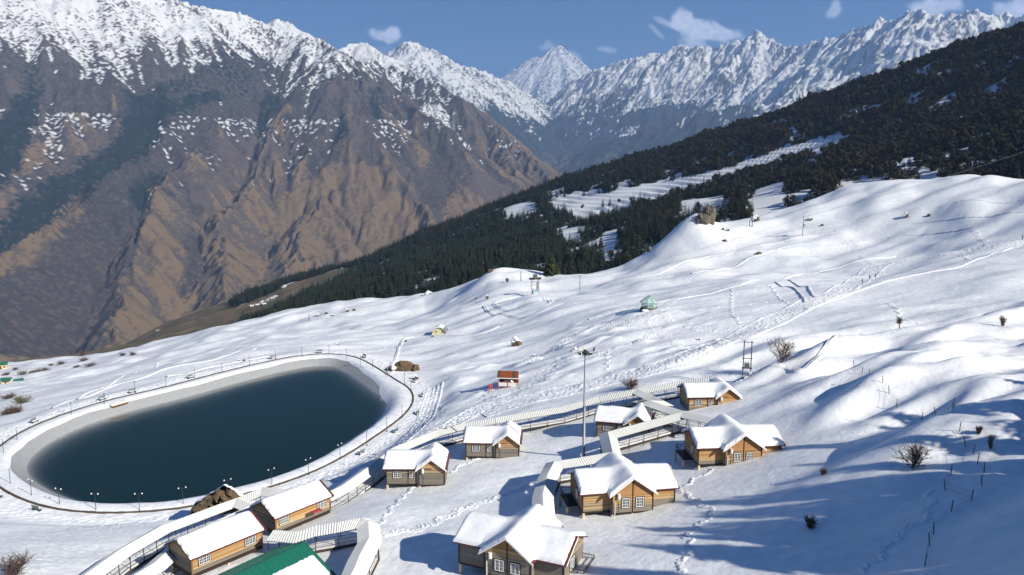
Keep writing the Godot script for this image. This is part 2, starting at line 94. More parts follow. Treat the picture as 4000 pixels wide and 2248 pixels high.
const BUSHES := [53.7,-154.7,5,5.7,83.1,-167.6,2.8,4.3,79.3,-175.5,1.8,1.1,101.9,-162.1,1.2,2.8,47,-88.7,3.1,3.1,38.8,-94.4,0.8,0.8,32.4,-81.3,1.1,1.6,24.8,-160.9,3.6,2.2,-61,-90.3,3.7,2.7,-2.4,-373.3,1.8,2.2,-274.5,-496.1,4.1,4.8,55.8,-88.9,0.6,2.1,56.4,-92.4,0.7,1.1]
const PEOPLE := [110.9,-249.4,119.9,-264.3,127.3,-276.4,178.8,-278.4]
const FENCES := [
	[62.1,-142.3,59.7,-134.9,59.8,-132.3,59.2,-128.5,58.9,-122.7,59,-120.4,58.6,-117.3],
	[59.6,-111.5,60.6,-109.6,59,-104.9,59.3,-104.8,58.4,-101.5,56.8,-98.7],
	[54.8,-93.7,54.3,-91.1,53.9,-89,52.6,-85.9,51.7,-83,49,-78.7],
	[48.6,-84,46,-80,46.4,-76.2,43.7,-74.9,40.5,-71.9,39,-69.6,36.7,-66.2],
]
const TRAILS := [
	["c", 16, [-72.4,-102.4,-69.4,-107.8,-65.9,-115.5,-60.7,-120.3]],
	["c", 12, [-64,-92.9,-61,-98.6,-57.9,-104.3]],
	["c", 7, [-23.2,-193.5,-18.1,-181.3,-18.5,-162.3,-22.4,-151.7]],
	["c", 9, [-7.2,-181.2,0,-177.8,5.5,-183.1,10.2,-193.1,16.8,-203.8]],
	["t", 1.6, [24.5,-249.1,49,-250.6,78.2,-267.3,119.8,-308,152.1,-313.9]],
	["t", 1.4, [57.8,-356.8,91.1,-352.3,123,-346.3,154.1,-341.8]],
	["t", 1.5, [130.7,-369.5,161.2,-359,186.7,-343.2,205.8,-323.9]],
	["f", 1, [44.9,-80.9,41.5,-75.3,39.2,-74.1,37.1,-73,34.9,-70.8,32.9,-69.5,31.7,-68.5]],
	["f", 1.1, [23.4,-104.8,23.5,-102.7,24.1,-99.6,24.6,-96.2,24.8,-92.7,23.8,-91.6,21.8,-88.9,20.4,-87.3,20.1,-86.4,19.9,-83.5,17.4,-77.7]],
	["f", 0.8, [24.1,-106,26.4,-108.2,29.5,-110.6]],
	["f", 2, [-17,-96,-13.1,-97.6,-9.3,-101.5,-5.2,-107.2,-1.1,-112.6,3.2,-116.8]],
	["f", 0.9, [-17.9,-100.2,-17.2,-104.1,-16.6,-112.4,-16.1,-117.7,-15,-120.7]],
	["f", 0.8, [-10.4,-126.7,-8.8,-129.9,-6.4,-132.2,-4.6,-133.2]],
	["p", 9, [177.6,-272.9,162.1,-282.4,152,-293.8,133.9,-292.3,98.4,-234.5,82.5,-218.9,65.7,-200.7,50.8,-186.2,39.1,-176.4,29.7,-173.5,19.9,-171.8,11.3,-170.8,2.8,-169.3,-6.6,-166.1]],
	["t", 1.6, [31.5,-346.1,50.1,-331,72.1,-344,95.3,-355.9,115.4,-358,139,-357.7,154.6,-352.8,172.8,-342.8,187,-324,198.7,-307.3]],
	["t", 1.8, [71.9,-316.8,112.2,-347.3,135.7,-348.7,164.3,-336.3,180.8,-312.5]],
	["t", 1.6, [79.4,-211.3,100,-229.9,118.1,-239.7,146.3,-254.3,169,-271.1,176.6,-271.2]],
	["t", 1.5, [45.8,-153.6,49.2,-155,53.4,-152.3,56.7,-149.2,71.3,-166.8,82.6,-176.7,91,-177,101.4,-174.5,113.2,-171.5]],
	["t", 1.2, [88.9,-265.7,88.4,-249.4,86.8,-237.1,82.1,-219.8]],
	["t", 1.2, [94.4,-269,93.9,-253.4,89.6,-235.3,86.3,-224.4]],
	["f", 1, [72.4,-258.8,65.5,-234.3,60.8,-215.7,58.9,-201.9]],
	["f", 1.2, [102.1,-213.1,96.8,-197.6,93,-186,93.9,-179.2]],
	["f", 3.5, [52.7,-252.9,45.8,-237.7,40.6,-229.8,38.6,-210.2,40.9,-194.5,40.3,-182.9]],
	["f", 5, [39.6,-228.7,32.5,-225.4,24.9,-230.4,16.5,-229,9.1,-211.8,4,-204.3]],
	["f", 3, [44,-228,46.5,-208.5,50.1,-201.1,58.8,-199.3]],
	["f", 2.2, [38.6,-206.5,31.5,-199.6,25.2,-196,19.3,-194.7]],
	["f", 1, [45.3,-231.1,59.7,-228.6,74.6,-228.8]],
	["f", 1.2, [24.3,-196.9,22.7,-184.6,22.4,-178.4]],
	["t", 3, [13.5,-318.7,14.7,-300,5.9,-300,-4.1,-315.9,-7.7,-337.1,1.1,-339.9,13.3,-340.2,25.8,-344]],
	["t", 2.2, [18.7,-286.9,5.6,-286.8,-7,-307.9,-13.2,-335.8]],
	["t", 1.5, [-35.8,-223.3,-36.6,-243.8,-40.2,-278.1,-39.7,-294.9,-28.7,-291.1,-13.7,-278.2,-4.6,-281]],
	["f", 1.4, [-62.4,-236.3,-50.8,-257.2,-42,-277.4,-27.9,-283.5]],
	["p", 5, [-20.5,-206,-20.4,-191.8,-20.3,-173.9,-22.4,-159.1,-25.2,-144,-28.3,-135.3,-31.6,-131.5]],
	["p", 6, [2.9,-171.8,-5.8,-172.7,-11,-165.1,-15.7,-156.7,-20,-149]],
	["t", 1.4, [-115.9,-205,-112.8,-219.5,-107.3,-235,-97.1,-245.2,-90.5,-274.8]],
	["t", 1.4, [-115.9,-193.2,-118.3,-213.2,-121,-240.3,-151.2,-331.8]],
	["t", 1.2, [-98.6,-220.5,-91.6,-231.1,-85.7,-236.1,-76.3,-243.6]],
	["f", 1, [44.2,-153.1,49.2,-155,52.3,-156.8]],
	["f", 0.9, [84.9,-261.1,79.9,-236,76.5,-211]],
	["f", 2.5, [142.1,-323.2,137.7,-299.5,130.7,-277.9]],
	["f", 2.8, [179.2,-309.7,172.4,-289.2,166.5,-274.4]],
	["f", 2.2, [160.5,-292.4,156.4,-274.9,150.4,-258.9]],
]
const CLEARINGS := [
	[57.2,-1211.7,84.8,-1176.2,122.2,-1145,125.9,-1077.8,171.5,-1065.9,216.8,-1037.4,248.1,-1009.9,272.7,-995.3,264.5,-964.3,230.6,-960.4,200.1,-985.4,181.2,-954.1,155.6,-1011.2,137.8,-938.5,115.8,-949.2,97.4,-928.7,72.4,-981,81,-1063.3,58.6,-1116.9],
	[-12.2,-1189.6,22.4,-1188.2,42.7,-1141.6,22.8,-1129.7,-7.4,-1157.5],
	[269.4,-992.1,293.5,-999.8,321.8,-988.9,346.3,-984.6,385.8,-937,378,-914.5,360.1,-917.6,341,-925,323.9,-963,303.6,-959.1,284.3,-967.1,263.1,-962.6],
	[174.1,-828.8,190.3,-819.3,208.1,-802.8,195,-717.2,176.6,-703.2,167.9,-742.1,145.6,-679],
	[233.3,-752.3,241.4,-737.2,237,-683.8,213.8,-638.7,195.6,-612.8,211,-710.8],
	[212.7,-555.6,236.2,-590.1,266.4,-616.8,270.9,-606.1,274.5,-562.4,279.9,-555.3,280.9,-545.8,262.7,-534.5,254.4,-536.2,242.2,-539.4,227.1,-545.7],
	[295.9,-607.8,306,-573.4,282.7,-549.4,288.9,-582.2],
	[50.4,-871.2,67.3,-872.5,73.4,-815.7,62.8,-749.9,50.8,-788.8],
	[79.1,-744.7,96.3,-749.1,91.3,-674.6,79.1,-645.4,76.3,-696.3],
	[19.2,-994.5,27.5,-950.1,22.8,-885.8],
]
const BROWN_SLOPE := [-464.9,-827.5,-505.5,-977.1,-607.5,-1333.2,-456.1,-1246.9,-375,-1286.7,-307.4,-1326.3,-245.5,-1264.1,-239.8,-1213.8,-299.6,-1150.2,-355.7,-1087.5,-401.4,-1084.2,-444.6,-1041,-415.1,-838.3]
const LONE_TREES := [75.6,-1154.5,100.2,-1120.6,119,-1096.7,91.2,-1036.3,115.1,-1014,124.2,-1017.2,134.4,-1005.9,65.6,-1173.1,156,-705.6,281.9,-558.8,268.7,-602.7,278.7,-591.5]
const VILLAGE := [-392.6,-1209.5,-391.3,-1227.2,-374.9,-1198.8,-370.6,-1217.7,-400.4,-1206.4,-372.1,-1285.6,-583.7,-1285.1,-369,-1229,-375.8,-1187.7,-378.1,-1221.4]
const LEFT_HOUSES := [-254.9,-389.4,-253.3,-396.6,-332.5,-504.1,-402.3,-670.2]
const SCRUB := [-278,-467.7,-269.7,-464,-268.8,-446.8,-246.3,-438.7,-229.1,-420.4,-301.3,-469.7,-296.4,-452.5,-273.2,-432.2,-274.2,-441,-251.9,-457.2,-215.7,-430.4,-207.1,-424.7,-271.2,-443.4,-162.9,-248.7,-138.1,-216.6,-129.7,-196.9,-127,-196.4]
const HALL := [-25.2, -89.0]
const NEAR_CABIN := [-6.0, -84.5]

var M := {}
var taken := {}

func _ready() -> void:
	seed(7)
	# camera
	var cam := Camera3D.new()
	cam.name = "camera"
	cam.position = Vector3(0, 62, 0)
	cam.rotation_degrees = Vector3(-9, 0, 0)
	cam.fov = 39.68
	cam.near = 0.5
	cam.far = 60000.0
	add_child(cam)
	# sky, haze and exposure
	var env := Environment.new()
	env.background_mode = Environment.BG_SKY
	var sky := Sky.new()
	var air := ProceduralSkyMaterial.new()
	air.sky_top_color = Color(0.125, 0.33, 0.62)
	air.sky_horizon_color = Color(0.22, 0.62, 0.93)
	air.sky_curve = 0.2
	air.sky_energy_multiplier = 0.68
	air.sun_angle_max = 8.0
	air.ground_bottom_color = Color(0.5, 0.56, 0.62)
	air.ground_horizon_color = Color(0.22, 0.62, 0.93)
	air.sky_cover = cloud_cover()
	sky.sky_material = air
	env.sky = sky
	env.tonemap_mode = Environment.TONE_MAPPER_LINEAR
	env.tonemap_exposure = 1.46
	env.fog_enabled = true
	env.fog_density = 0.00006
	env.fog_light_color = Color(0.66, 0.80, 1.0)
	env.volumetric_fog_enabled = true
	env.volumetric_fog_density = 0.0
	env.sdfgi_enabled = true
	env.ssao_enabled = true
	env.ssil_enabled = true
	var around := WorldEnvironment.new()
	around.name = "world_environment"
	around.environment = env
	add_child(around)
	# sun: off to one side and a little behind the camera, thirty-one degrees high
	var sun := DirectionalLight3D.new()
	sun.name = "sun"
	sun.light_color = Color(1.0, 0.975, 0.92)
	sun.light_energy = 1.6
	sun.light_angular_distance = 0.5
	sun.shadow_enabled = true
	sun.rotation_degrees = Vector3(-31, 53, 0)
	add_child(sun)
	make_materials()
	make_mountains()
	make_land()
	make_objects()

# ---------------------------------------------------------------- helpers

func mat(color: Color, rough := 0.85, metal := 0.0) -> StandardMaterial3D:
	var m := StandardMaterial3D.new()
	m.albedo_color = color.linear_to_srgb()
	m.roughness = rough
	m.metallic = metal
	m.metallic_specular = 0.35
	return m

func noise(freq: float, kind := FastNoiseLite.TYPE_SIMPLEX_SMOOTH, sd := 1, octaves := 3) -> FastNoiseLite:
	var n := FastNoiseLite.new()
	n.noise_type = kind
	n.seed = sd
	n.frequency = freq
	n.fractal_octaves = octaves
	if octaves <= 1:
		n.fractal_type = FastNoiseLite.FRACTAL_NONE
	return n

func gray_texture(n: FastNoiseLite, low: float, high: float, size := 512) -> ImageTexture:
	# seamless grain that multiplies a base colour
	var src := n.get_seamless_image(size, size, false, false, 0.12, true)
	src.convert(Image.FORMAT_L8)
	var d := src.get_data()
	var o := PackedByteArray()
	o.resize(size * size)
	for i in d.size():
		o[i] = int(255.0 * lerpf(low, high, d[i] / 255.0))
	return ImageTexture.create_from_image(Image.create_from_data(size, size, false, Image.FORMAT_L8, o))

func normal_texture(n: FastNoiseLite, strength: float, size := 512) -> ImageTexture:
	var src := n.get_seamless_image(size, size, false, false, 0.12, true)
	src.convert(Image.FORMAT_RGBA8)
	src.bump_map_to_normal_map(strength)
	return ImageTexture.create_from_image(src)

func grain(m: StandardMaterial3D, t: Texture2D, metres: float) -> StandardMaterial3D:
	m.albedo_texture = t
	m.uv1_triplanar = true
	m.uv1_world_triplanar = true
	m.uv1_scale = Vector3.ONE / metres
	return m

func numbered(called: String) -> String:
	var k: int = taken.get(called, 0)
	taken[called] = k + 1
	return called if k == 0 else "%s_%03d" % [called, k]

func tag(o: Node3D, label: String, category: String, group := "") -> Node3D:
	o.set_meta("label", label)
	o.set_meta("category", category)
	if group != "":
		o.set_meta("group", group)
	return o

func thing(called: String, label: String, category: String, at := Vector3.ZERO, turn := 0.0, group := "") -> Node3D:
	var o := Node3D.new()
	o.name = numbered(called)
	add_child(o)
	o.position = at
	o.rotation.y = turn
	return tag(o, label, category, group)

func copy_thing(src: Node3D, at: Vector3, turn: float, size := 1.0) -> Node3D:
	var base: String = src.name
	var c: Node3D = src.duplicate()
	c.name = numbered(base)
	add_child(c)
	c.position = at
	c.rotation.y = turn
	c.scale = Vector3.ONE * size
	return c

func part(called: String, mesh: Mesh, m: Material, parent: Node3D, at := Vector3.ZERO, turn := 0.0) -> MeshInstance3D:
	var o := MeshInstance3D.new()
	o.mesh = mesh
	o.material_override = m
	if parent == self:
		o.name = numbered(called)
		add_child(o)
	else:
		o.name = called
		parent.add_child(o, true)
	o.position = at
	o.rotation.y = turn
	return o

func setting(called: String, mesh: Mesh, m: Material) -> MeshInstance3D:
	var o := part(called, mesh, m, self)
	o.set_meta("kind", "structure")
	return o

# a grid of points (row after row) turned into a smooth mesh; keep(i) can drop a cell
func grid_mesh(pts: PackedVector3Array, nx: int, nz: int, cols := PackedColorArray(), skip := PackedByteArray()) -> ArrayMesh:
	var nrm := PackedVector3Array()
	nrm.resize(pts.size())
	for j in nz:
		for i in nx:
			var k := j * nx + i
			var ax := pts[k + 1 if i < nx - 1 else k] - pts[k - 1 if i > 0 else k]
			var az := pts[k + nx if j < nz - 1 else k] - pts[k - nx if j > 0 else k]
			var n := az.cross(ax)
			nrm[k] = (n if n.y > 0.0 else -n).normalized()
	var m0 := (nz / 2) * nx + nx / 2
	var flip := (pts[m0 + 1] - pts[m0]).cross(pts[m0 + nx] - pts[m0]).y > 0.0
	var idx := PackedInt32Array()
	idx.resize((nx - 1) * (nz - 1) * 6)
	var c := 0
	for j in nz - 1:
		for i in nx - 1:
			var k := j * nx + i
			if skip.size() and skip[k] and skip[k + 1] and skip[k + nx] and skip[k + nx + 1]:
				continue
			idx[c] = k
			idx[c + 1] = k + 1
			idx[c + 2] = k + nx
			idx[c + 3] = k + 1
			idx[c + 4] = k + nx + 1
			idx[c + 5] = k + nx
			if flip:
				idx[c + 1] = k + nx
				idx[c + 2] = k + 1
				idx[c + 4] = k + nx
				idx[c + 5] = k + nx + 1
			c += 6
	idx.resize(c)
	var a := []
	a.resize(Mesh.ARRAY_MAX)
	a[Mesh.ARRAY_VERTEX] = pts
	a[Mesh.ARRAY_NORMAL] = nrm
	if cols.size():
		a[Mesh.ARRAY_COLOR] = cols
	a[Mesh.ARRAY_INDEX] = idx
	var m := ArrayMesh.new()
	m.add_surface_from_arrays(Mesh.PRIMITIVE_TRIANGLES, a)
	return m

# collects flat-shaded faces; every face may carry its own colour
class Geo:
	var v := PackedVector3Array()
	var c := PackedColorArray()
	var col := Color.WHITE
	func tri(p: Vector3, q: Vector3, r: Vector3) -> void:
		v.append(p)
		v.append(q)
		v.append(r)
		c.append(col)
		c.append(col)
		c.append(col)
	func quad(p: Vector3, q: Vector3, r: Vector3, s: Vector3) -> void:
		tri(p, q, r)
		tri(p, r, s)
	# box given by its middle and half axes, with chamfered edges
	func block(m: Vector3, ax: Vector3, ay: Vector3, az: Vector3, chamfer := 0.0) -> void:
		if chamfer <= 0.0:
			for s in [-1.0, 1.0]:
				quad(m + az * s - ax - ay, m + az * s + ax - ay, m + az * s + ax + ay, m + az * s - ax + ay)
				quad(m + ay * s - ax - az, m + ay * s + ax - az, m + ay * s + ax + az, m + ay * s - ax + az)
				quad(m + ax * s - ay - az, m + ax * s + ay - az, m + ax * s + ay + az, m + ax * s - ay + az)
			return
		var ux := ax.normalized() * chamfer
		var uy := ay.normalized() * chamfer
		var uz := az.normalized() * chamfer
		for s in [-1.0, 1.0]:
			quad(m + az * s - ax + ux - ay + uy, m + az * s + ax - ux - ay + uy, m + az * s + ax - ux + ay - uy, m + az * s - ax + ux + ay - uy)
			quad(m + ay * s - ax + ux - az + uz, m + ay * s + ax - ux - az + uz, m + ay * s + ax - ux + az - uz, m + ay * s - ax + ux + az - uz)
			quad(m + ax * s - ay + uy - az + uz, m + ax * s + ay - uy - az + uz, m + ax * s + ay - uy + az - uz, m + ax * s - ay + uy + az - uz)
			for t in [-1.0, 1.0]:
				quad(m + az * s + (ay - uy) * t - ax + ux, m + az * s + (ay - uy) * t + ax - ux, m + ay * t + (az - uz) * s + ax - ux, m + ay * t + (az - uz) * s - ax + ux)
				quad(m + az * s + (ax - ux) * t - ay + uy, m + az * s + (ax - ux) * t + ay - uy, m + ax * t + (az - uz) * s + ay - uy, m + ax * t + (az - uz) * s - ay + uy)
				quad(m + ay * s + (ax - ux) * t - az + uz, m + ay * s + (ax - ux) * t + az - uz, m + ax * t + (ay - uy) * s + az - uz, m + ax * t + (ay - uy) * s - az + uz)
				for w in [-1.0, 1.0]:
					tri(m + ax * w + (ay - uy) * t + (az - uz) * s, m + (ax - ux) * w + ay * t + (az - uz) * s, m + (ax - ux) * w + (ay - uy) * t + az * s)
	func box(lo: Vector3, hi: Vector3, chamfer := 0.0) -> void:
		var h := (hi - lo) * 0.5
		block((lo + hi) * 0.5, Vector3(h.x, 0, 0), Vector3(0, h.y, 0), Vector3(0, 0, h.z), chamfer)
	func beam(a: Vector3, b: Vector3, w: float, h: float, chamfer := 0.0) -> void:
		var d := (b - a) * 0.5
		var side := d.cross(Vector3.UP)
		if side.length() < 1e-4:
			side = Vector3.RIGHT
		side = side.normalized()
		block((a + b) * 0.5, d, side.cross(d).normalized() * h * 0.5, side * w * 0.5, chamfer)
	# flat sheet with thickness below it
	func slab(p: Vector3, q: Vector3, r: Vector3, s: Vector3, thick: float) -> void:
		var n := (q - p).cross(s - p).normalized()
		if n.y < 0.0:
			n = -n
		n *= thick
		quad(p, q, r, s)
		quad(p - n, q - n, r - n, s - n)
		quad(p, q, q - n, p - n)
		quad(q, r, r - n, q - n)
		quad(r, s, s - n, r - n)
		quad(s, p, p - n, s - n)
	func tube(a: Vector3, b: Vector3, r0: float, r1: float, n := 6, caps := true) -> void:
		var d := (b - a).normalized()
		var u := d.cross(Vector3.UP if absf(d.y) < 0.9 else Vector3.RIGHT).normalized()
		var w := d.cross(u)
		for i in n:
			var t0 := TAU * i / n
			var t1 := TAU * (i + 1) / n
			var e0 := u * cos(t0) + w * sin(t0)
			var e1 := u * cos(t1) + w * sin(t1)
			quad(a + e0 * r0, a + e1 * r0, b + e1 * r1, b + e0 * r1)
			if caps:
				tri(a, a + e0 * r0, a + e1 * r0)
				tri(b, b + e0 * r1, b + e1 * r1)
	func path(p: Array, r: float, n := 5) -> void:
		for i in p.size() - 1:
			tube(p[i], p[i + 1], r, r, n, false)
	func ball(m: Vector3, r: Vector3, n := 8) -> void:
		var half := n / 2
		for j in half:
			for i in n:
				var q := []
				for k in [[0, 0], [1, 0], [1, 1], [0, 1]]:
					var a: float = TAU * (i + k[0]) / n
					var b: float = PI * (float(j + k[1]) / half - 0.5)
					q.append(m + Vector3(r.x * cos(a) * cos(b), r.y * sin(b), r.z * sin(a) * cos(b)))
				quad(q[0], q[1], q[2], q[3])
	func mesh(colored := false) -> ArrayMesh:
		var a := []
		a.resize(Mesh.ARRAY_MAX)
		a[Mesh.ARRAY_VERTEX] = v
		if colored:
			a[Mesh.ARRAY_COLOR] = c
		var m := ArrayMesh.new()
		m.add_surface_from_arrays(Mesh.PRIMITIVE_TRIANGLES, a)
		return m
	func smooth(colored := false) -> ArrayMesh:
		var st := SurfaceTool.new()
		st.begin(Mesh.PRIMITIVE_TRIANGLES)
		st.set_smooth_group(0)
		for i in v.size():
			if colored:
				st.set_color(c[i])
			st.add_vertex(v[i])
		st.index()
		st.generate_normals()
		var m := st.commit()
		return m

# ---------------------------------------------------------------- clouds in the sky

func cloud_cover() -> ImageTexture:
	# small fair-weather clouds: [bearing from straight ahead, height, half width, half height (degrees), tilt, strength]
	var list := [
		[-8.71, 8.47, 1.25, 0.5, -0.12, 0.8], [-8.3, 8.7, 0.6, 0.4, 0.0, 0.8], [-8.82, 7.6, 1.0, 0.25, -0.1, 0.12],
		[11.5, 9.35, 0.9, 0.85, -0.5, 0.9], [12.5, 8.9, 1.5, 0.75, -0.25, 0.9], [13.9, 8.5, 1.5, 0.6, -0.2, 0.85], [12.5, 8.05, 1.0, 0.7, 0.0, 0.75], [14.9, 8.4, 0.9, 0.4, -0.3, 0.6],
		[9.92, 8.66, 0.8, 0.18, -0.75, 0.4], [10.4, 9.3, 0.8, 0.25, -0.4, 0.5],
		[2.49, 7.86, 0.6, 0.45, -0.3, 0.4], [4.36, 7.15, 0.7, 0.4, -0.6, 0.4], [6.55, 7.6, 0.65, 0.26, -0.15, 0.45],
		[21.18, 9.59, 0.42, 0.75, -0.25, 0.6],
		[27.1, 9.35, 1.5, 0.6, 0.1, 0.75], [26.3, 9.5, 0.9, 0.45, 0.1, 0.6], [30.9, 8.7, 1.1, 0.6, -0.3, 0.75], [31.9, 9.0, 1.2, 0.8, -0.2, 0.8],
		[-60.0, 12.0, 4.0, 1.2, 0.1, 0.5], [75.0, 14.0, 5.0, 1.4, 0.0, 0.5], [150.0, 13.0, 5.0, 1.5, 0.1, 0.5], [-130.0, 11.0, 5.0, 1.5, 0.1, 0.5]]
	var w := 4096
	var h := 2048
	var img := Image.create(w, h, false, Image.FORMAT_RGBA8)
	img.fill(Color(1, 1, 1, 0))
	var n := noise(0.011, FastNoiseLite.TYPE_SIMPLEX_SMOOTH, 4, 5)
	var per := w / 360.0
	var sum := {}
	for c in list:
		var px := float(c[0]) * per
		var py := h * 0.5 - float(c[1]) * per
		var rx := float(c[2]) * per
		var ry := float(c[3]) * per
		var reach := int(maxf(rx, ry) * 1.7) + 4
		for y in range(int(py) - reach, int(py) + reach):
			for x in range(int(px) - reach, int(px) + reach):
				var dx := x - px
				var dy := y - py
				var tx := dx * cos(c[4]) - dy * sin(c[4])
				var ty := dx * sin(c[4]) + dy * cos(c[4])
				var q := sqrt(tx * tx / (rx * rx) + ty * ty / (ry * ry))
				q += 0.5 * n.get_noise_2d(x * 7.0, y * 10.0)
				var a := smoothstep(1.1, 0.55, q) * float(c[5])
				if a > 0.003:
					var key := Vector2i(posmod(x, w), y)
					sum[key] = 1.0 - (1.0 - float(sum.get(key, 0.0))) * (1.0 - a)
	for key in sum:
		img.set_pixel(key.x, key.y, Color(1.0, 0.98, 0.97, minf(sum[key], 0.95) * (0.82 + 0.3 * n.get_noise_2d(key.x * 16.0, key.y * 20.0))))
	return ImageTexture.create_from_image(img)

# ---------------------------------------------------------------- mountains

# height of a mass made of crest lines with falling flanks
func crest_height(segs: PackedFloat32Array, x: float, z: float, floor_y: float) -> float:
	var best := floor_y
	var n := segs.size()
	var i := 0
	while i < n:
		var ax := segs[i]
		var az := segs[i + 2]
		var dx := segs[i + 3]
		var dz := segs[i + 5]
		var t := clampf(((x - ax) * dx + (z - az) * dz) * segs[i + 6], 0.0, 1.0)
		var ex := x - ax - t * dx
		var ez := z - az - t * dz
		var y := segs[i + 1] + t * segs[i + 4] - segs[i + 7] * sqrt(ex * ex + ez * ez)
		if y > best:
			best = y
		i += 8
	return best

func segments_of(ridges: Array) -> PackedFloat32Array:
	var s := PackedFloat32Array()
	for r in ridges:
		var p: Array = r[1]
		for i in range(0, p.size() - 3, 3):
			var dx: float = p[i + 3] - p[i]
			var dz: float = p[i + 5] - p[i + 2]
			s.append_array([p[i], p[i + 1], p[i + 2], dx, p[i + 4] - p[i + 1], dz, 1.0 / maxf(dx * dx + dz * dz, 1e-3), r[0]])
	return s

var pivot := PackedVector2Array()

# gullies that run down the slope: rows of rounded ribs, each turned to the fall line round random pivots; returns (height, d/dx, d/dz), each -1..1 scaled by 1/size
func ribs(x: float, z: float, gx: float, gz: float, size: float) -> Vector3:
	var u := x / size
	var v := z / size
	var cu := floori(u - 0.5)
	var cv := floori(v - 0.5)
	var h := 0.0
	var s := 0.0
	var total := 1e-6
	for b in 2:
		for a in 2:
			var c := pivot[((cv + b) & 63) * 64 + ((cu + a) & 63)]
			var du := u - (cu + a + c.x)
			var dv := v - (cv + b + c.y)
			var d2 := (du * du + dv * dv) * 0.62
			if d2 < 1.0:
				var w := (1.0 - d2) * (1.0 - d2)
				var ph := (du * -gz + dv * gx) * TAU * 2.1
				h += cos(ph) * w
				s -= sin(ph) * w
				total += w
	h /= total
	s /= total
	return Vector3(h, s * -gz, s * gx)

func mountain(called: String, ridges: Array, x0: float, x1: float, z0: float, z1: float, cell: float, floor_y: float, look: Dictionary) -> void:
	var ratio := 4
	var nx := int((x1 - x0) / cell / ratio) * ratio
	var nz := int((z1 - z0) / cell / ratio) * ratio
	var cx := nx / ratio
	var cz := nz / ratio
	var segs := segments_of(ridges)
	var warp := noise(1.0 / float(look.warp), FastNoiseLite.TYPE_SIMPLEX_SMOOTH, look.seed, 4)
	var amp: float = look.warp_amp
	var coarse := PackedFloat32Array()
	coarse.resize(cx * cz)
	for j in cz:
		var z := z0 + ((j + 0.5) * ratio - 0.5) * cell
		for i in cx:
			var x := x0 + ((i + 0.5) * ratio - 0.5) * cell
			coarse[j * cx + i] = crest_height(segs, x + amp * warp.get_noise_2d(x, z), z + amp * warp.get_noise_2d(x + 5000.0, z), floor_y)
	var img := Image.create_from_data(cx, cz, false, Image.FORMAT_RF, coarse.to_byte_array())
	img.resize(nx, nz, Image.INTERPOLATE_CUBIC)
	var base := img.get_data().to_float32_array()
	var big := noise(1.0 / float(look.warp) * 1.7, FastNoiseLite.TYPE_SIMPLEX_SMOOTH, look.seed + 3, 5)
	var patch := noise(1.0 / float(look.patch), FastNoiseLite.TYPE_SIMPLEX_SMOOTH, look.seed + 5, 4)
	var fine := noise(1.0 / (cell * 2.2), FastNoiseLite.TYPE_SIMPLEX_SMOOTH, look.seed + 7, 3)
	var crag := noise(1.0 / float(look.warp) * 2.6, FastNoiseLite.TYPE_SIMPLEX_SMOOTH, look.seed + 9, 5)
	crag.fractal_type = FastNoiseLite.FRACTAL_RIDGED
	var pts := PackedVector3Array()
	pts.resize(nx * nz)
	var cols := PackedColorArray()
	cols.resize(nx * nz)
	var tops: Array = look.ribs
	var paint: Callable = look.paint
	for j in nz:
		var z := z0 + j * cell
		for i in nx:
			var x := x0 + i * cell
			var k := j * nx + i
			var y := base[k]
			var gx := (base[k + 1 if i < nx - 1 else k] - base[k - 1 if i > 0 else k]) / (2.0 * cell)
			var gz := (base[k + nx if j < nz - 1 else k] - base[k - nx if j > 0 else k]) / (2.0 * cell)
			var g0 := sqrt(gx * gx + gz * gz)
			y += float(look.rough) * (big.get_noise_2d(x, z) + (crag.get_noise_2d(x, z) if g0 > 0.2 else 0.0))
			var rib := 0.0
			var mask := smoothstep(0.1, 0.5, g0)
			for o in tops:
				var size: float = o[0]
				var a: float = o[1] * mask
				var g := sqrt(gx * gx + gz * gz) + 1e-4
				var r := ribs(x, z, gx / g, gz / g, size)
				y += a * (asin(clampf(r.x, -1.0, 1.0)) * 0.64 - 0.3)
				gx += r.y * a * TAU * 2.1 / size * 0.6
				gz += r.z * a * TAU * 2.1 / size * 0.6
				rib += r.x * float(o[2])
			pts[k] = Vector3(x, y, z)
			var wx := x + amp * warp.get_noise_2d(x, z)
			var wz := z + amp * warp.get_noise_2d(x + 5000.0, z)
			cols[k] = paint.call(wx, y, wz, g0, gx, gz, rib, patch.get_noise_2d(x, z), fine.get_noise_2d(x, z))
	setting(called, grid_mesh(pts, nx, nz, cols), M.mountain)

func mix_color(a: Color, b: Color, t: float) -> Color:
	return a.lerp(b, clampf(t, 0.0, 1.0))

const TAN_GRASS := Color(0.225, 0.157, 0.095)
const BROWN_SCRUB := Color(0.128, 0.102, 0.092)
const GREY_SCRUB := Color(0.072, 0.064, 0.066)
const DARK_WOOD := Color(0.022, 0.034, 0.032)
const ROCK := Color(0.115, 0.105, 0.105)
const SNOW := Color(0.86, 0.87, 0.88)

# what covers the near mountain: grass and scrub below, woods in strips, rock and snow above
var patches := []

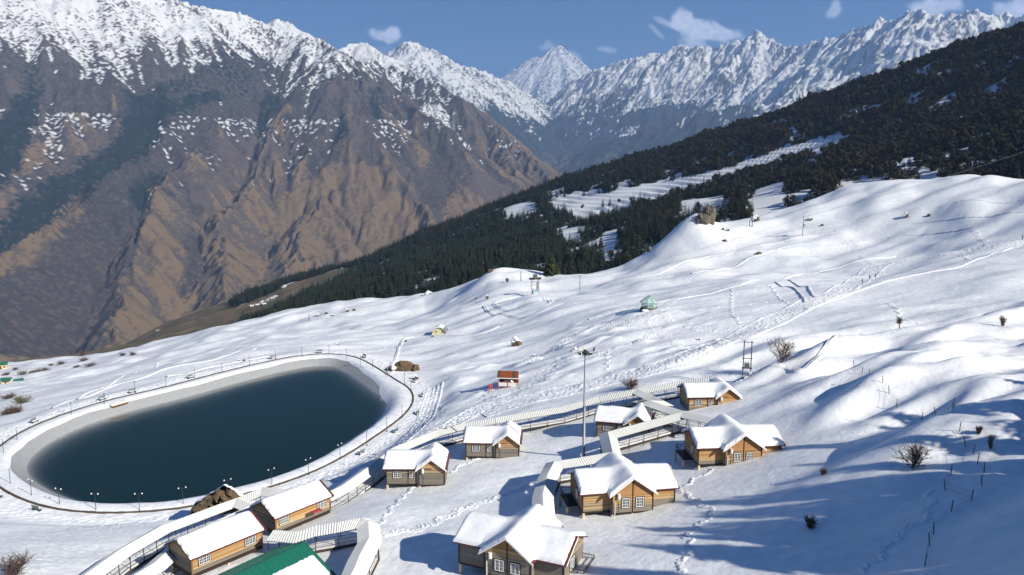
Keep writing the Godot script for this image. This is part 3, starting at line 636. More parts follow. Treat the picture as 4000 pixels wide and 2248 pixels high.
func cover_near(x: float, y: float, z: float, g0: float, gx: float, gz: float, rib: float, patch: float, fine: float) -> Color:
	var here := ""
	var p := Vector2(x + 45.0 * patch + 45.0 * fine, z + 50.0 * fine - 40.0 * patch)
	for q in patches:
		if q[1].has_point(p) and Geometry2D.is_point_in_polygon(p, q[2]):
			here = q[0]
			break
	if s1.size() == 0:
		s1 = segments_of([RIDGES_M1[5]])
		s2 = segments_of([RIDGES_M1[6]])
		box1 = box_round(RIDGES_M1[5][1], 350.0)
		box2 = box_round(RIDGES_M1[6][1], 500.0)
	if here == "" and box1.has_point(p) and beside(s1, p.x, p.y) < 185.0 + patch * 70.0:
		here = "wood"
	elif here == "" and box2.has_point(p) and beside(s2, p.x, p.y) < 330.0 + patch * 200.0:
		here = "grey"
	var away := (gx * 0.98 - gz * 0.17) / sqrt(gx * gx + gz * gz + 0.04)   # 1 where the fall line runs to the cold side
	var c := BROWN_SCRUB
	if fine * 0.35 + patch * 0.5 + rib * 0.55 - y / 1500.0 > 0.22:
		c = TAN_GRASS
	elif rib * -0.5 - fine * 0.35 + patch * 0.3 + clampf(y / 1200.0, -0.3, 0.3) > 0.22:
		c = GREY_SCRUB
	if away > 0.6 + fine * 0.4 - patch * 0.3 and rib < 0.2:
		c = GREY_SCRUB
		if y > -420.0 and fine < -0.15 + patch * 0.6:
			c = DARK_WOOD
	if here == "tan":
		c = TAN_GRASS if fine * 0.8 + rib * 0.3 < 0.22 else BROWN_SCRUB
	elif here == "grey":
		c = GREY_SCRUB if fine < 0.2 else BROWN_SCRUB
	elif here == "wood":
		c = DARK_WOOD if fine < 0.42 else GREY_SCRUB
	var line := 560.0 + patch * -200.0 - fine * 300.0 + rib * 240.0 + clampf((x + 1700.0) * 0.09, -60.0, 60.0)
	if here == "wood":
		line = maxf(line, 620.0 + patch * 120.0)
	if y > line + 60.0 or here == "snow" and fine > -0.12:
		c = SNOW
	elif y > line - 200.0 - 60.0 * fine and fine + 0.5 * patch > -0.12 and here != "tan":
		c = SNOW if fine > 0.16 else GREY_SCRUB   # snow lying in patches between dry scrub
	if y > 300.0 and c == SNOW and here != "snow" and sqrt(gx * gx + gz * gz) * 0.75 + fine * 0.7 + rib * 0.2 - (y - 400.0) / 1500.0 > 0.58:
		c = ROCK
	return c

var s1 := PackedFloat32Array()
var s2 := PackedFloat32Array()
var box1: Rect2
var box2: Rect2

func box_round(p: Array, grow: float) -> Rect2:
	var r := Rect2(p[0], p[2], 0, 0)
	for i in range(0, p.size(), 3):
		r = r.expand(Vector2(p[i], p[i + 2]))
	return r.grow(grow)

# distance from a crest line on its cold side
func beside(segs: PackedFloat32Array, x: float, z: float) -> float:
	var best := 1e9
	var cold := false
	var i := 0
	while i < segs.size():
		var dx := segs[i + 3]
		var dz := segs[i + 5]
		var ex := x - segs[i]
		var ez := z - segs[i + 2]
		var t := clampf((ex * dx + ez * dz) * segs[i + 6], 0.0, 1.0)
		var d := Vector2(ex - t * dx, ez - t * dz).length()
		if d < best:
			best = d
			cold = dx * ez - dz * ex > 0.0
		i += 8
	return best if cold else 1e9

func cover_far(x: float, y: float, z: float, g0: float, gx: float, gz: float, rib: float, patch: float, fine: float) -> Color:
	var c := SNOW
	if sqrt(gx * gx + gz * gz) * 0.72 + fine * 0.75 + rib * 0.25 + patch * 0.35 - clampf(y / 4500.0, -0.2, 0.3) > 0.58:
		c = Color(0.13, 0.125, 0.13)
	var wood := 640.0 + patch * 420.0 + rib * 130.0 + fine * 240.0
	if y < wood:
		c = Color(0.06, 0.06, 0.062) if fine + rib * 0.3 > 0.22 else DARK_WOOD
		if y < 150.0 + patch * 300.0 and fine > 0.05:
			c = BROWN_SCRUB
	return c

func make_mountains() -> void:
	var rng := RandomNumberGenerator.new()
	rng.seed = 11
	for i in 64 * 64:
		pivot.append(Vector2(0.5 + rng.randf_range(-0.3, 0.3), 0.5 + rng.randf_range(-0.3, 0.3)))
	for q in COVER_PATCHES:
		var ring := PackedVector2Array()
		for i in range(0, q[1].size(), 2):
			ring.append(Vector2(q[1][i], q[1][i + 1]))
		var box := Rect2(ring[0], Vector2.ZERO)
		for v in ring:
			box = box.expand(v)
		patches.append([q[0], box, ring])
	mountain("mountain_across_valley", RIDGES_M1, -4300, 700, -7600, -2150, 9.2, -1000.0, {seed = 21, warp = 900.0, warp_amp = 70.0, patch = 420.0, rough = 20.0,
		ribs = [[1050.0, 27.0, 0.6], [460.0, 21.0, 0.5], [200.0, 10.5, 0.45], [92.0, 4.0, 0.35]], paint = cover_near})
	mountain("snow_range", RIDGES_M2, 150, 8200, -13600, -6200, 19.0, -900.0, {seed = 31, warp = 1200.0, warp_amp = 130.0, patch = 900.0, rough = 50.0,
		ribs = [[1500.0, 46.0, 0.5], [640.0, 34.0, 0.5], [270.0, 21.0, 0.45], [130.0, 11.0, 0.35]], paint = cover_far})
	mountain("snow_mountain", RIDGES_M4, -2400, 800, -13000, -9000, 20.0, -700.0, {seed = 41, warp = 1200.0, warp_amp = 100.0, patch = 900.0, rough = 50.0,
		ribs = [[1300.0, 46.0, 0.5], [560.0, 32.0, 0.5], [250.0, 20.0, 0.45], [120.0, 10.0, 0.35]], paint = cover_far})
	mountain("distant_peak", RIDGES_M3, -900, 3200, -20000, -16500, 28.0, -500.0, {seed = 51, warp = 1500.0, warp_amp = 25.0, patch = 1200.0, rough = 22.0,
		ribs = [[1600.0, 55.0, 0.5], [700.0, 40.0, 0.5], [320.0, 22.0, 0.45], [170.0, 11.0, 0.3]], paint = cover_far})

# ---------------------------------------------------------------- the meadow and the forested spur

# a smooth surface through measured points, sampled on a coarse lattice and read back with cubic interpolation
class Lattice:
	var v := PackedFloat32Array()
	var x0: float
	var z0: float
	var step: float
	var nx: int
	var nz: int
	func _init(at: Array, weight: Array, x0_: float, x1: float, z0_: float, z1: float, step_: float) -> void:
		x0 = x0_
		z0 = z0_
		step = step_
		nx = int((x1 - x0) / step) + 1
		nz = int((z1 - z0) / step) + 1
		v.resize(nx * nz)
		var n := at.size() / 2
		var ax := PackedFloat32Array()
		var az := PackedFloat32Array()
		var w := PackedFloat32Array(weight)
		for i in n:
			ax.append(at[i * 2])
			az.append(at[i * 2 + 1])
		for j in nz:
			var z := z0 + j * step
			for i in nx:
				var x := x0 + i * step
				var h: float = w[n] + w[n + 1] * x * 0.01 + w[n + 2] * z * 0.01
				for k in n:
					var dx := x - ax[k]
					var dz := z - az[k]
					var r2 := (dx * dx + dz * dz) * 1e-4 + 1e-9
					h += w[k] * 0.5 * r2 * log(r2)
				v[j * nx + i] = h
	func cubic(a: float, b: float, c: float, d: float, t: float) -> float:
		return b + 0.5 * t * (c - a + t * (2.0 * a - 5.0 * b + 4.0 * c - d + t * (3.0 * (b - c) + d - a)))
	func at(x: float, z: float) -> float:
		var u := clampf((x - x0) / step, 1.0, nx - 2.001)
		var w := clampf((z - z0) / step, 1.0, nz - 2.001)
		var i := int(u)
		var j := int(w)
		var tu := u - i
		var k := (j - 1) * nx + i - 1
		var r0 := cubic(v[k], v[k + 1], v[k + 2], v[k + 3], tu)
		k += nx
		var r1 := cubic(v[k], v[k + 1], v[k + 2], v[k + 3], tu)
		k += nx
		var r2 := cubic(v[k], v[k + 1], v[k + 2], v[k + 3], tu)
		k += nx
		var r3 := cubic(v[k], v[k + 1], v[k + 2], v[k + 3], tu)
		return cubic(r0, r1, r2, r3, w - j)

var field: Lattice
var hill: Lattice
var shore := PackedVector2Array()
var n_swell: FastNoiseLite
var n_drift: FastNoiseLite
var n_lump: FastNoiseLite
var n_small: FastNoiseLite

func smooth_ring(p: PackedVector2Array, times := 2) -> PackedVector2Array:
	for t in times:
		var o := PackedVector2Array()
		for i in p.size():
			var a := p[i]
			var b := p[(i + 1) % p.size()]
			o.append(a.lerp(b, 0.25))
			o.append(a.lerp(b, 0.75))
		p = o
	return p

func ring_offset(p: PackedVector2Array, d: float) -> PackedVector2Array:
	var o := PackedVector2Array()
	var c := Vector2.ZERO
	for q in p:
		c += q / p.size()
	for i in p.size():
		var t := (p[(i + 1) % p.size()] - p[(i + p.size() - 1) % p.size()]).normalized()
		var n := Vector2(t.y, -t.x)
		if n.dot(p[i] - c) < 0.0:
			n = -n
		o.append(p[i] + n * d)
	return o

# distance from the water's edge, negative on the water
func from_shore(x: float, z: float) -> float:
	if x < -140.0 or x > 10.0 or z < -275.0 or z > -100.0:
		return 99.0
	var p := Vector2(x, z)
	var best := 1e9
	var inside := false
	var n := shore.size()
	var a := shore[n - 1]
	for i in n:
		var b := shore[i]
		var ab := b - a
		var t := clampf((p - a).dot(ab) / ab.length_squared(), 0.0, 1.0)
		best = minf(best, p.distance_squared_to(a + ab * t))
		if (a.y > z) != (b.y > z) and x < (b.x - a.x) * (z - a.y) / (b.y - a.y) + a.x:
			inside = not inside
		a = b
	return -sqrt(best) if inside else sqrt(best)

# places where the ground stays calm: [x, z, radius]
var calm := []

func relief(x: float, z: float) -> float:
	var r := 1.0
	for c in (calm if x > -62.0 and x < 56.0 and z > -168.0 and z < -68.0 else []):
		var d := Vector2(x - c[0], z - c[1]).length_squared()
		if d < 4.0 * c[2] * c[2]:
			r = minf(r, smoothstep(0.6, 1.9, sqrt(d) / c[2]))
	var wide := smoothstep(-190.0, -330.0, z)
	var h := (1.0 + 1.1 * wide) * n_swell.get_noise_2d(x * 0.55, z) * r
	h += wide * 1.3 * maxf(n_drift.get_noise_2d(x * 0.5, z * 0.35), -0.1)
	# broad ribs of drifted snow running down the slope, and rough ground between the reservoir and the piste
	var side := smoothstep(30.0, 62.0, x - (z + 120.0) * 0.12) * smoothstep(-205.0, -150.0, z)
	var lower := smoothstep(-35.0, -5.0, x) * smoothstep(-265.0, -220.0, z) * (1.0 - smoothstep(-185.0, -160.0, z)) * (1.0 - smoothstep(40.0, 70.0, x))
	var k := (0.12 + 2.3 * side + 0.5 * lower) * r
	var d := n_drift.get_noise_2d(x * 0.36 + z * 0.08, z * 0.9 + x * 0.22)
	h += k * 1.6 * d + side * r * 0.9 * n_swell.get_noise_2d(x * 1.1 + z * 0.3, z * 1.7 + x * 0.4)
	var l := n_lump.get_noise_2d(x * 0.6, z)
	h += maxf(l - 0.2, 0.0) * 2.2 * (0.12 + lower * 0.6 + 0.35 * side) * r
	h += 0.05 * n_small.get_noise_2d(x, z)
	return h

func ground(x: float, z: float) -> float:
	var h := field.at(x, z)
	var s := from_shore(x, z)
	if s < 24.0:
		var rim := 1.9
		if s < 3.2:
			rim = (1.9 * s / 3.2 if s > -10.0 else -5.9) - 0.4 * smoothstep(3.2, 2.2, s)
		var w := smoothstep(9.5, 20.0, s)
		h = lerpf(rim + (0.1 * n_small.get_noise_2d(x, z) if s > 3.2 else 0.0), h + relief(x, z), w)
	else:
		h += relief(x, z)
	# the snow ramp behind the crag
	var ex := x - 89.0
	var ez := z + 386.0
	if ez * ez < 1600.0 and ex * ex < 4900.0:
		h += 9.5 * exp(-ex * ex / (520.0 if ex < 0.0 else 60.0) - ez * ez / 130.0)
	return h

func lines(parts: Array) -> PackedFloat32Array:
	# [from, to, step at from, step at to] pieces
	var o := PackedFloat32Array()
	for p in parts:
		var x: float = p[0]
		while x < p[1] - 0.01:
			o.append(x)
			x += lerpf(p[2], p[3], (x - p[0]) / (p[1] - p[0]))
	o.append(parts[-1][1])
	return o

func make_land() -> void:
	for c in [[-15.5, -122.0, 9.0], [-3.5, -135.0, 8.0], [19.5, -138.0, 8.0], [36.5, -143.0, 8.0], [33.5, -114.0, 11.0], [15.5, -101.5, 11.0], [-0.5, -84.5, 10.0], [-29.5, -105.0, 8.0], [-36.0, -94.0, 8.0], [-28.0, -87.0, 10.0]]:
		calm.append(c)
	for w in WALKWAYS:
		for i in range(0, w.size(), 2):
			calm.append([w[i], w[i + 1], 4.0])
	n_swell = noise(1.0 / 26.0, FastNoiseLite.TYPE_SIMPLEX_SMOOTH, 61, 2)
	n_drift = noise(1.0 / 15.0, FastNoiseLite.TYPE_SIMPLEX_SMOOTH, 62, 2)
	n_lump = noise(1.0 / 9.0, FastNoiseLite.TYPE_SIMPLEX_SMOOTH, 63, 2)
	n_small = noise(1.0 / 2.6, FastNoiseLite.TYPE_SIMPLEX_SMOOTH, 64, 2)
	for i in range(0, LAKE_SHORE.size(), 2):
		shore.append(Vector2(LAKE_SHORE[i], LAKE_SHORE[i + 1]))
	shore = smooth_ring(shore)
	field = Lattice.new(FIELD_AT, FIELD_WEIGHT, -460, 460, -800, 10, 9.0)
	hill = Lattice.new(HILL_AT, HILL_WEIGHT, -1300, 1900, -2500, -100, 40.0)
	var xs := lines([[-440, -120, 5.0, 1.1], [-120, 120, 0.75, 0.75], [120, 440, 0.8, 4.0]])
	var zs := lines([[-760, -300, 3.2, 1.1], [-300, -45, 1.0, 0.55]])
	var nx := xs.size()
	var nz := zs.size()
	var pts := PackedVector3Array()
	pts.resize(nx * nz)
	var skip := PackedByteArray()
	skip.resize(nx * nz)
	for j in nz:
		for i in nx:
			var y := ground(xs[i], zs[j])
			pts[j * nx + i] = Vector3(xs[i], y, zs[j])
			if zs[j] < -330.0 and y < hill.at(xs[i], zs[j]) - 12.0:
				skip[j * nx + i] = 1
	setting("snow_field", grid_mesh(pts, nx, nz, PackedColorArray(), skip), M.snow)
	# the spur behind
	for c in CLEARINGS:
		var ring := ring_of(c)
		var box := Rect2(ring[0], Vector2.ZERO)
		for v in ring:
			box = box.expand(v)
		clearings.append([box, ring])
	brown = ring_of(BROWN_SLOPE)
	xs = lines([[-1200, -20, 10.0, 8.0], [-20, 420, 3.0, 3.0], [420, 1700, 7.0, 14.0]])
	zs = lines([[-2350, -1260, 14.0, 8.0], [-1260, -890, 2.5, 2.5], [-890, -300, 6.0, 6.0]])
	nx = xs.size()
	nz = zs.size()
	pts.resize(nx * nz)
	var cols := PackedColorArray()
	cols.resize(nx * nz)
	for j in nz:
		for i in nx:
			var x := xs[i]
			var z := zs[j]
			pts[j * nx + i] = Vector3(x, hillside(x, z), z)
			cols[j * nx + i] = hill_cover(x, z)
	setting("hillside", grid_mesh(pts, nx, nz, cols), M.hill)

var clearings := []
var brown := PackedVector2Array()

func ring_of(a: Array) -> PackedVector2Array:
	var o := PackedVector2Array()
	for i in range(0, a.size(), 2):
		o.append(Vector2(a[i], a[i + 1]))
	return o

func in_clearing(x: float, z: float, reach := [1.0]) -> bool:
	var p := Vector2(x + 9.0 * n_swell.get_noise_2d(x, z), z + 14.0 * n_swell.get_noise_2d(z, x))
	for c in clearings:
		for far in reach:
			var q: Vector2 = p * far
			if c[0].has_point(q) and Geometry2D.is_point_in_polygon(q, c[1]):
				return true
	return false

# how far a clearing reaches downhill of its far edge
func near_reach(z: float) -> Array:
	return [1.0, 1.025, 1.05] if z < -700.0 else [1.0, 1.03, 1.06, 1.1, 1.14, 1.18]

# bare brown terraces on the low end of the spur, snow and leaf litter elsewhere
func hill_cover(x: float, z: float) -> Color:
	var n := n_swell.get_noise_2d(x * 0.35, z * 0.35)
	if x < 0.36 * z + n * 60.0 or x < 40.0 and Geometry2D.is_point_in_polygon(Vector2(x + n * 25.0, z), brown):
		var m := n_lump.get_noise_2d(x * 0.25, z * 0.25)
		if m > 0.28:
			return Color(0.11, 0.13, 0.055)
		return Color(0.19, 0.13, 0.08) if m > -0.2 else Color(0.25, 0.175, 0.105)
	if in_clearing(x, z, near_reach(z)):
		return Color(0.85, 0.87, 0.89)
	return Color(0.80, 0.83, 0.87) if n_swell.get_noise_2d(x * 0.5 + 900.0, z * 0.5) > 0.3 else Color(0.06, 0.052, 0.042)

func hillside(x: float, z: float) -> float:
	var y := hill.at(x, z) + 6.0 * n_swell.get_noise_2d(x * 0.15, z * 0.15)
	if x > 20.0 and x < 400.0 and z < -895.0 and z > -1250.0:
		# terraced fields
		var k := smoothstep(20.0, 60.0, x) * (1.0 - smoothstep(370.0, 400.0, x)) * smoothstep(-1250.0, -1225.0, z) * (1.0 - smoothstep(-930.0, -900.0, z))
		var step := 4.6
		var t := y / step + 0.25 * n_swell.get_noise_2d(x * 0.3, z * 0.3)
		var f := t - floorf(t)
		y += k * step * (smoothstep(0.62, 1.0, f) - f) * 0.8
	elif x < 0.3 * z and z < -700.0:
		var step := 5.0
		var t := y / step
		var f := t - floorf(t)
		y += step * (smoothstep(0.6, 1.0, f) - f) * 0.6
	return y

# ---------------------------------------------------------------- materials

func make_materials() -> void:
	var mottled := gray_texture(noise(0.03, FastNoiseLite.TYPE_SIMPLEX_SMOOTH, 9, 5), 0.55, 1.0)
	var faint := gray_texture(noise(0.015, FastNoiseLite.TYPE_SIMPLEX_SMOOTH, 19, 5), 0.9, 1.0)
	var crust := normal_texture(noise(0.035, FastNoiseLite.TYPE_SIMPLEX_SMOOTH, 29, 5), 3.0)
	M.snow = grain(mat(Color(0.87, 0.885, 0.90), 0.5), faint, 21.0)
	M.snow.normal_enabled = true
	M.snow.normal_texture = crust
	M.snow.normal_scale = 0.5
	M.churned = grain(mat(Color(0.87, 0.885, 0.90), 0.5), faint, 7.0)
	M.roof_snow = grain(mat(Color(0.88, 0.89, 0.90), 0.5), faint, 5.0)
	M.mountain = grain(mat(Color(1, 1, 1), 0.95), gray_texture(noise(0.045, FastNoiseLite.TYPE_SIMPLEX_SMOOTH, 79, 5), 0.72, 1.0), 150.0)
	M.mountain.vertex_color_use_as_albedo = true
	M.mountain.normal_enabled = true
	M.mountain.normal_texture = normal_texture(noise(0.03, FastNoiseLite.TYPE_SIMPLEX_SMOOTH, 79, 5), 8.0)
	M.mountain.normal_scale = 1.0
	M.mountain.metallic_specular = 0.1
	M.hill = grain(mat(Color(1, 1, 1), 0.9), gray_texture(noise(0.05, FastNoiseLite.TYPE_SIMPLEX_SMOOTH, 39, 4), 0.8, 1.0), 40.0)
	M.hill.vertex_color_use_as_albedo = true
	# timber: streaks along the boards
	M.siding = mat(Color(1, 1, 1), 0.8)
	M.siding.vertex_color_use_as_albedo = true
	grain(M.siding, gray_texture(noise(0.02, FastNoiseLite.TYPE_SIMPLEX_SMOOTH, 49, 4), 0.7, 1.0), 1.0)
	M.siding.uv1_world_triplanar = false
	M.siding.uv1_scale = Vector3(0.35, 4.0, 0.35)
	M.dark_wood = grain(mat(Color(0.055, 0.034, 0.026), 0.75), mottled, 1.3)
	M.grey_wood = grain(mat(Color(0.12, 0.10, 0.085), 0.85), mottled, 1.1)
	M.honey_wood = grain(mat(Color(0.42, 0.22, 0.08), 0.7), mottled, 1.2)
	M.roof_red = grain(mat(Color(0.115, 0.032, 0.030), 0.5), faint, 1.7)
	M.green_roof = grain(mat(Color(0.014, 0.14, 0.095), 0.42), faint, 2.3)
	M.white_paint = grain(mat(Color(0.78, 0.78, 0.76), 0.45), faint, 0.9)
	M.cream = grain(mat(Color(0.62, 0.50, 0.30), 0.8), faint, 1.1)
	M.stone = grain(mat(Color(0.20, 0.175, 0.145), 0.9), mottled, 1.9)
	M.kerb = grain(mat(Color(0.15, 0.115, 0.095), 0.9), mottled, 2.1)
	M.rock = grain(mat(Color(0.24, 0.165, 0.10), 0.92), gray_texture(noise(0.03, FastNoiseLite.TYPE_SIMPLEX_SMOOTH, 59, 5), 0.4, 1.0), 4.1)
	M.grey_rock = grain(mat(Color(0.21, 0.18, 0.14), 0.92), mottled, 5.3)
	M.brick = grain(mat(Color(0.22, 0.085, 0.055), 0.9), mottled, 1.2)
	M.dark_metal = mat(Color(0.045, 0.042, 0.045), 0.5, 0.3)
	M.grey_metal = mat(Color(0.26, 0.27, 0.28), 0.5, 0.4)
	M.tin = grain(mat(Color(0.70, 0.705, 0.68), 0.45), faint, 3.1)
	M.deck = grain(mat(Color(0.12, 0.085, 0.065), 0.85), mottled, 1.4)
	M.bench = mat(Color(0.13, 0.17, 0.16), 0.6)
	M.liner = grain(mat(Color(0.34, 0.35, 0.36), 0.7), faint, 13.0)
	M.rust = grain(mat(Color(0.40, 0.10, 0.03), 0.7), gray_texture(noise(0.02, FastNoiseLite.TYPE_SIMPLEX_SMOOTH, 69, 4), 0.55, 1.0), 2.2)
	M.red_paint = mat(Color(0.38, 0.05, 0.045), 0.6)
	M.canvas = mat(Color(0.66, 0.66, 0.62), 0.8)
	M.yellow_wall = grain(mat(Color(0.62, 0.58, 0.34), 0.8), faint, 2.0)
	M.blue_tin = mat(Color(0.36, 0.48, 0.52), 0.5)
	M.twig = mat(Color(0.10, 0.062, 0.045), 0.9)
	M.olive = mat(Color(0.10, 0.095, 0.035), 0.9)
	M.bark = grain(mat(Color(0.075, 0.055, 0.042), 0.95), mottled, 1.0)
	M.needles = mat(Color(1, 1, 1), 0.85)
	M.needles.vertex_color_use_as_albedo = true
	M.needles.metallic_specular = 0.2
	M.needles.backlight_enabled = true
	M.needles.backlight = Color(0.12, 0.14, 0.06)
	M.body = mat(Color(1, 1, 1), 0.85)
	M.body.vertex_color_use_as_albedo = true
	M.glass_dark = mat(Color(0.03, 0.045, 0.055), 0.08)
	M.glass_dark.metallic_specular = 0.6
	M.glass_green = mat(Color(0.55, 0.80, 0.74), 0.06)
	M.glass_green.transparency = BaseMaterial3D.TRANSPARENCY_ALPHA
	M.glass_green.albedo_color.a = 0.42
	M.water = mat(Color(0.02, 0.06, 0.07), 0.06)
	M.water.transparency = BaseMaterial3D.TRANSPARENCY_ALPHA
	M.water.albedo_color.a = 0.12
	M.water.metallic_specular = 0.36
	M.water.normal_enabled = true
	M.water.normal_texture = crust
	M.water.normal_scale = 0.12
	M.water.uv1_triplanar = true
	M.water.uv1_world_triplanar = true
	M.water.uv1_scale = Vector3.ONE / 9.0

# ---------------------------------------------------------------- cabins

func rect_distance(r: Rect2, x: float, z: float) -> float:   # positive inside
	return minf(minf(x - r.position.x, r.end.x - x), minf(z - r.position.y, r.end.y - z))

func soft_max(a: float, b: float, k: float) -> float:
	var h := clampf(0.5 + 0.5 * (a - b) / k, 0.0, 1.0)
	return lerpf(b, a, h) + k * h * (1.0 - h)

# deep settled snow over a roof: rounded at its rim, soft in the valleys
func snow_cap(roof: Callable, rects: Array, thick: float, seed_at: float, cell := 0.15) -> ArrayMesh:
	var box: Rect2 = rects[0]
	for r in rects:
		box = box.merge(r)
	box = box.grow(cell * 2.0)
	var nx := int(box.size.x / cell) + 1
	var nz := int(box.size.y / cell) + 1
	var pts := PackedVector3Array()
	pts.resize(nx * nz)
	var skip := PackedByteArray()
	skip.resize(nx * nz)
	for j in nz:
		for i in nx:
			var x := box.position.x + i * cell
			var z := box.position.y + j * cell
			var d := -9.0
			for r in rects:
				d = maxf(d, rect_distance(r, x, z))
			var d0 := d
			d += 0.05 * n_small.get_noise_2d((x + seed_at) * 4.0, z * 4.0)
			var y: float = roof.call(x, z, 0.5)
			if d <= 0.0:
				skip[j * nx + i] = 1
				if d > -cell * 1.7:   # pull the rim onto the roof's edge
					var gx := -9.0
					var gz := -9.0
					for r in rects:
						gx = maxf(gx, rect_distance(r, x + 0.01, z))
						gz = maxf(gz, rect_distance(r, x, z + 0.01))
					var g := Vector2(gx - d0, gz - d0).normalized()
					x -= g.x * d
					z -= g.y * d
				y = roof.call(x, z, 0.05) - 0.02
			else:
				var e := clampf(d / 0.55, 0.0, 1.0)
				y += thick * (0.35 + 0.65 * sqrt(1.0 - (1.0 - e) * (1.0 - e)))
				y += (0.10 * n_swell.get_noise_2d((x + seed_at) * 6.0, z * 6.0) + 0.14 * n_swell.get_noise_2d((x + seed_at) * 2.2, z * 2.6)) * e
			pts[j * nx + i] = Vector3(x, y, z)
	# the outermost kept points stand at the roof, the next ones at full depth: a rounded rim
	return grid_mesh(pts, nx, nz, PackedColorArray(), skip)

# a wall of lapped boards in the plane z = 0, from x 0..w, height h, with a gable of the given rise on top
func siding(w: float, h: float, rise: float, worn: float, sd: int, peak := 0.5) -> ArrayMesh:
	var g := Geo.new()
	var rng := RandomNumberGenerator.new()
	rng.seed = sd
	var step := 0.165
	var y := 0.0
	var fresh := Color(0.50, 0.27, 0.11)
	var honey := Color(0.58, 0.40, 0.20)
	var grey := Color(0.27, 0.235, 0.195)
	while y < h + rise - 0.03:
		var top := minf(y + step, h + rise - 0.01)
		var x0 := 0.0
		var x1 := w
		if top > h and rise > 0.0:
			var t := (top - h) / rise
			x0 = w * peak * t
			x1 = w - w * (1.0 - peak) * t
		if x1 - x0 > 0.05:
			var sheltered := y / h + rng.randf_range(-0.22, 0.22)
			var base := grey if sheltered < worn else (honey if sheltered < worn + 0.3 else fresh)
			g.col = base * rng.randf_range(0.78, 1.12)
			g.col.a = 1.0
			var lip := 0.012
			g.quad(Vector3(x0, y + 0.012, 0.030), Vector3(x1, y + 0.012, 0.030), Vector3(x1, top - 0.012, 0.022), Vector3(x0, top - 0.012, 0.022))
			g.quad(Vector3(x0, y, lip), Vector3(x1, y, lip), Vector3(x1, y + 0.012, 0.030), Vector3(x0, y + 0.012, 0.030))
			g.quad(Vector3(x0, top - 0.012, 0.022), Vector3(x1, top - 0.012, 0.022), Vector3(x1, top, lip), Vector3(x0, top, lip))
		y += step
	# solid back of the wall
	g.col = grey
	g.box(Vector3(0, 0, -0.12), Vector3(w, h, 0.006))
	if rise > 0.0:
		for z in [-0.12, 0.006]:
			g.tri(Vector3(0, h, z), Vector3(w, h, z), Vector3(w * peak, h + rise, z))
	return g.mesh(true)

# a window in the plane z = 0 round (0, 0): white frame, dark panes, glazing bars
func window_of(parent: Node3D, at: Vector3, turn: float, w: float, h: float, sashes: int) -> void:
	var key := "window%.2f_%.2f_%d" % [w, h, sashes]
	if not M.has(key):
		var f := Geo.new()
		var b := 0.075
		f.box(Vector3(-w / 2, -h / 2, 0.0), Vector3(w / 2, -h / 2 + b, 0.09), 0.01)
		f.box(Vector3(-w / 2, h / 2 - b, 0.0), Vector3(w / 2, h / 2, 0.09), 0.01)
		for s in sashes + 1:
			var x := -w / 2 + b / 2 + (w - b) * s / sashes
			f.box(Vector3(x - b / 2, -h / 2 + b, 0.002), Vector3(x + b / 2, h / 2 - b, 0.088), 0.01)
		var l := Geo.new()
		for s in sashes:
			var x0 := -w / 2 + b + (w - b) * s / sashes
			var x1 := x0 + (w - b) / sashes - b
			l.box(Vector3((x0 + x1) / 2 - 0.018, -h / 2 + b, 0.03), Vector3((x0 + x1) / 2 + 0.018, h / 2 - b, 0.055))
			for k in [1, 2]:
				var y = -h / 2 + b + (h - 2 * b) * k / 3.0
				l.box(Vector3(x0, y - 0.018, 0.031), Vector3(x1, y + 0.018, 0.054))
		var p := Geo.new()
		p.box(Vector3(-w / 2 + 0.03, -h / 2 + 0.03, 0.012), Vector3(w / 2 - 0.03, h / 2 - 0.03, 0.028))
		var t := Geo.new()
		for k in [-1.0, 1.0]:
			t.box(Vector3(k * (w / 2 + 0.05) - 0.05, -h / 2 - 0.1, 0.0), Vector3(k * (w / 2 + 0.05) + 0.05, h / 2 + 0.1, 0.05))
			t.box(Vector3(-w / 2, k * (h / 2 + 0.05) - 0.05, 0.0), Vector3(w / 2, k * (h / 2 + 0.05) + 0.05, 0.05))
		M[key] = [f.mesh(), l.mesh(), p.mesh(), t.mesh()]
	var m: Array = M[key]
	var win := part("window", m[0], M.white_paint, parent, at, turn)
	part("pane", m[2], M.glass_dark, win)
	part("lattice", m[1], M.white_paint, win)
	part("window_trim", m[3], M.dark_wood, win)

func wall_part(parent: Node3D, from: Vector3, turn: float, w: float, h: float, rise: float, worn: float, sd: int) -> void:
	part("wall", siding(w, h, rise, worn, sd), M.siding, parent, from, turn)

func stick(parent: Node3D, called: String, a: Vector3, b: Vector3, w: float, h: float, m: Material) -> MeshInstance3D:
	var g := Geo.new()
	g.beam(a, b, w, h, minf(w, h) * 0.12)
	return part(called, g.mesh(), m, parent)

func cuboid(parent: Node3D, called: String, lo: Vector3, hi: Vector3, m: Material, chamfer := 0.02) -> MeshInstance3D:
	var g := Geo.new()
	g.box(lo, hi, chamfer)
	return part(called, g.mesh(), m, parent)

func railing(parent: Node3D, a: Vector3, b: Vector3, h: float, m: Material) -> void:
	var g := Geo.new()
	g.beam(a + Vector3(0, h, 0), b + Vector3(0, h, 0), 0.07, 0.07)
	g.beam(a + Vector3(0, h * 0.62, 0), b + Vector3(0, h * 0.62, 0), 0.04, 0.04)
	g.beam(a + Vector3(0, 0.12, 0), b + Vector3(0, 0.12, 0), 0.05, 0.05)
	var n := maxi(int(a.distance_to(b) / 0.32), 1)
	for i in n + 1:
		var p := a.lerp(b, float(i) / n)
		g.beam(p, p + Vector3(0, h, 0), 0.035, 0.035)
	part("railing", g.mesh(), m, parent)

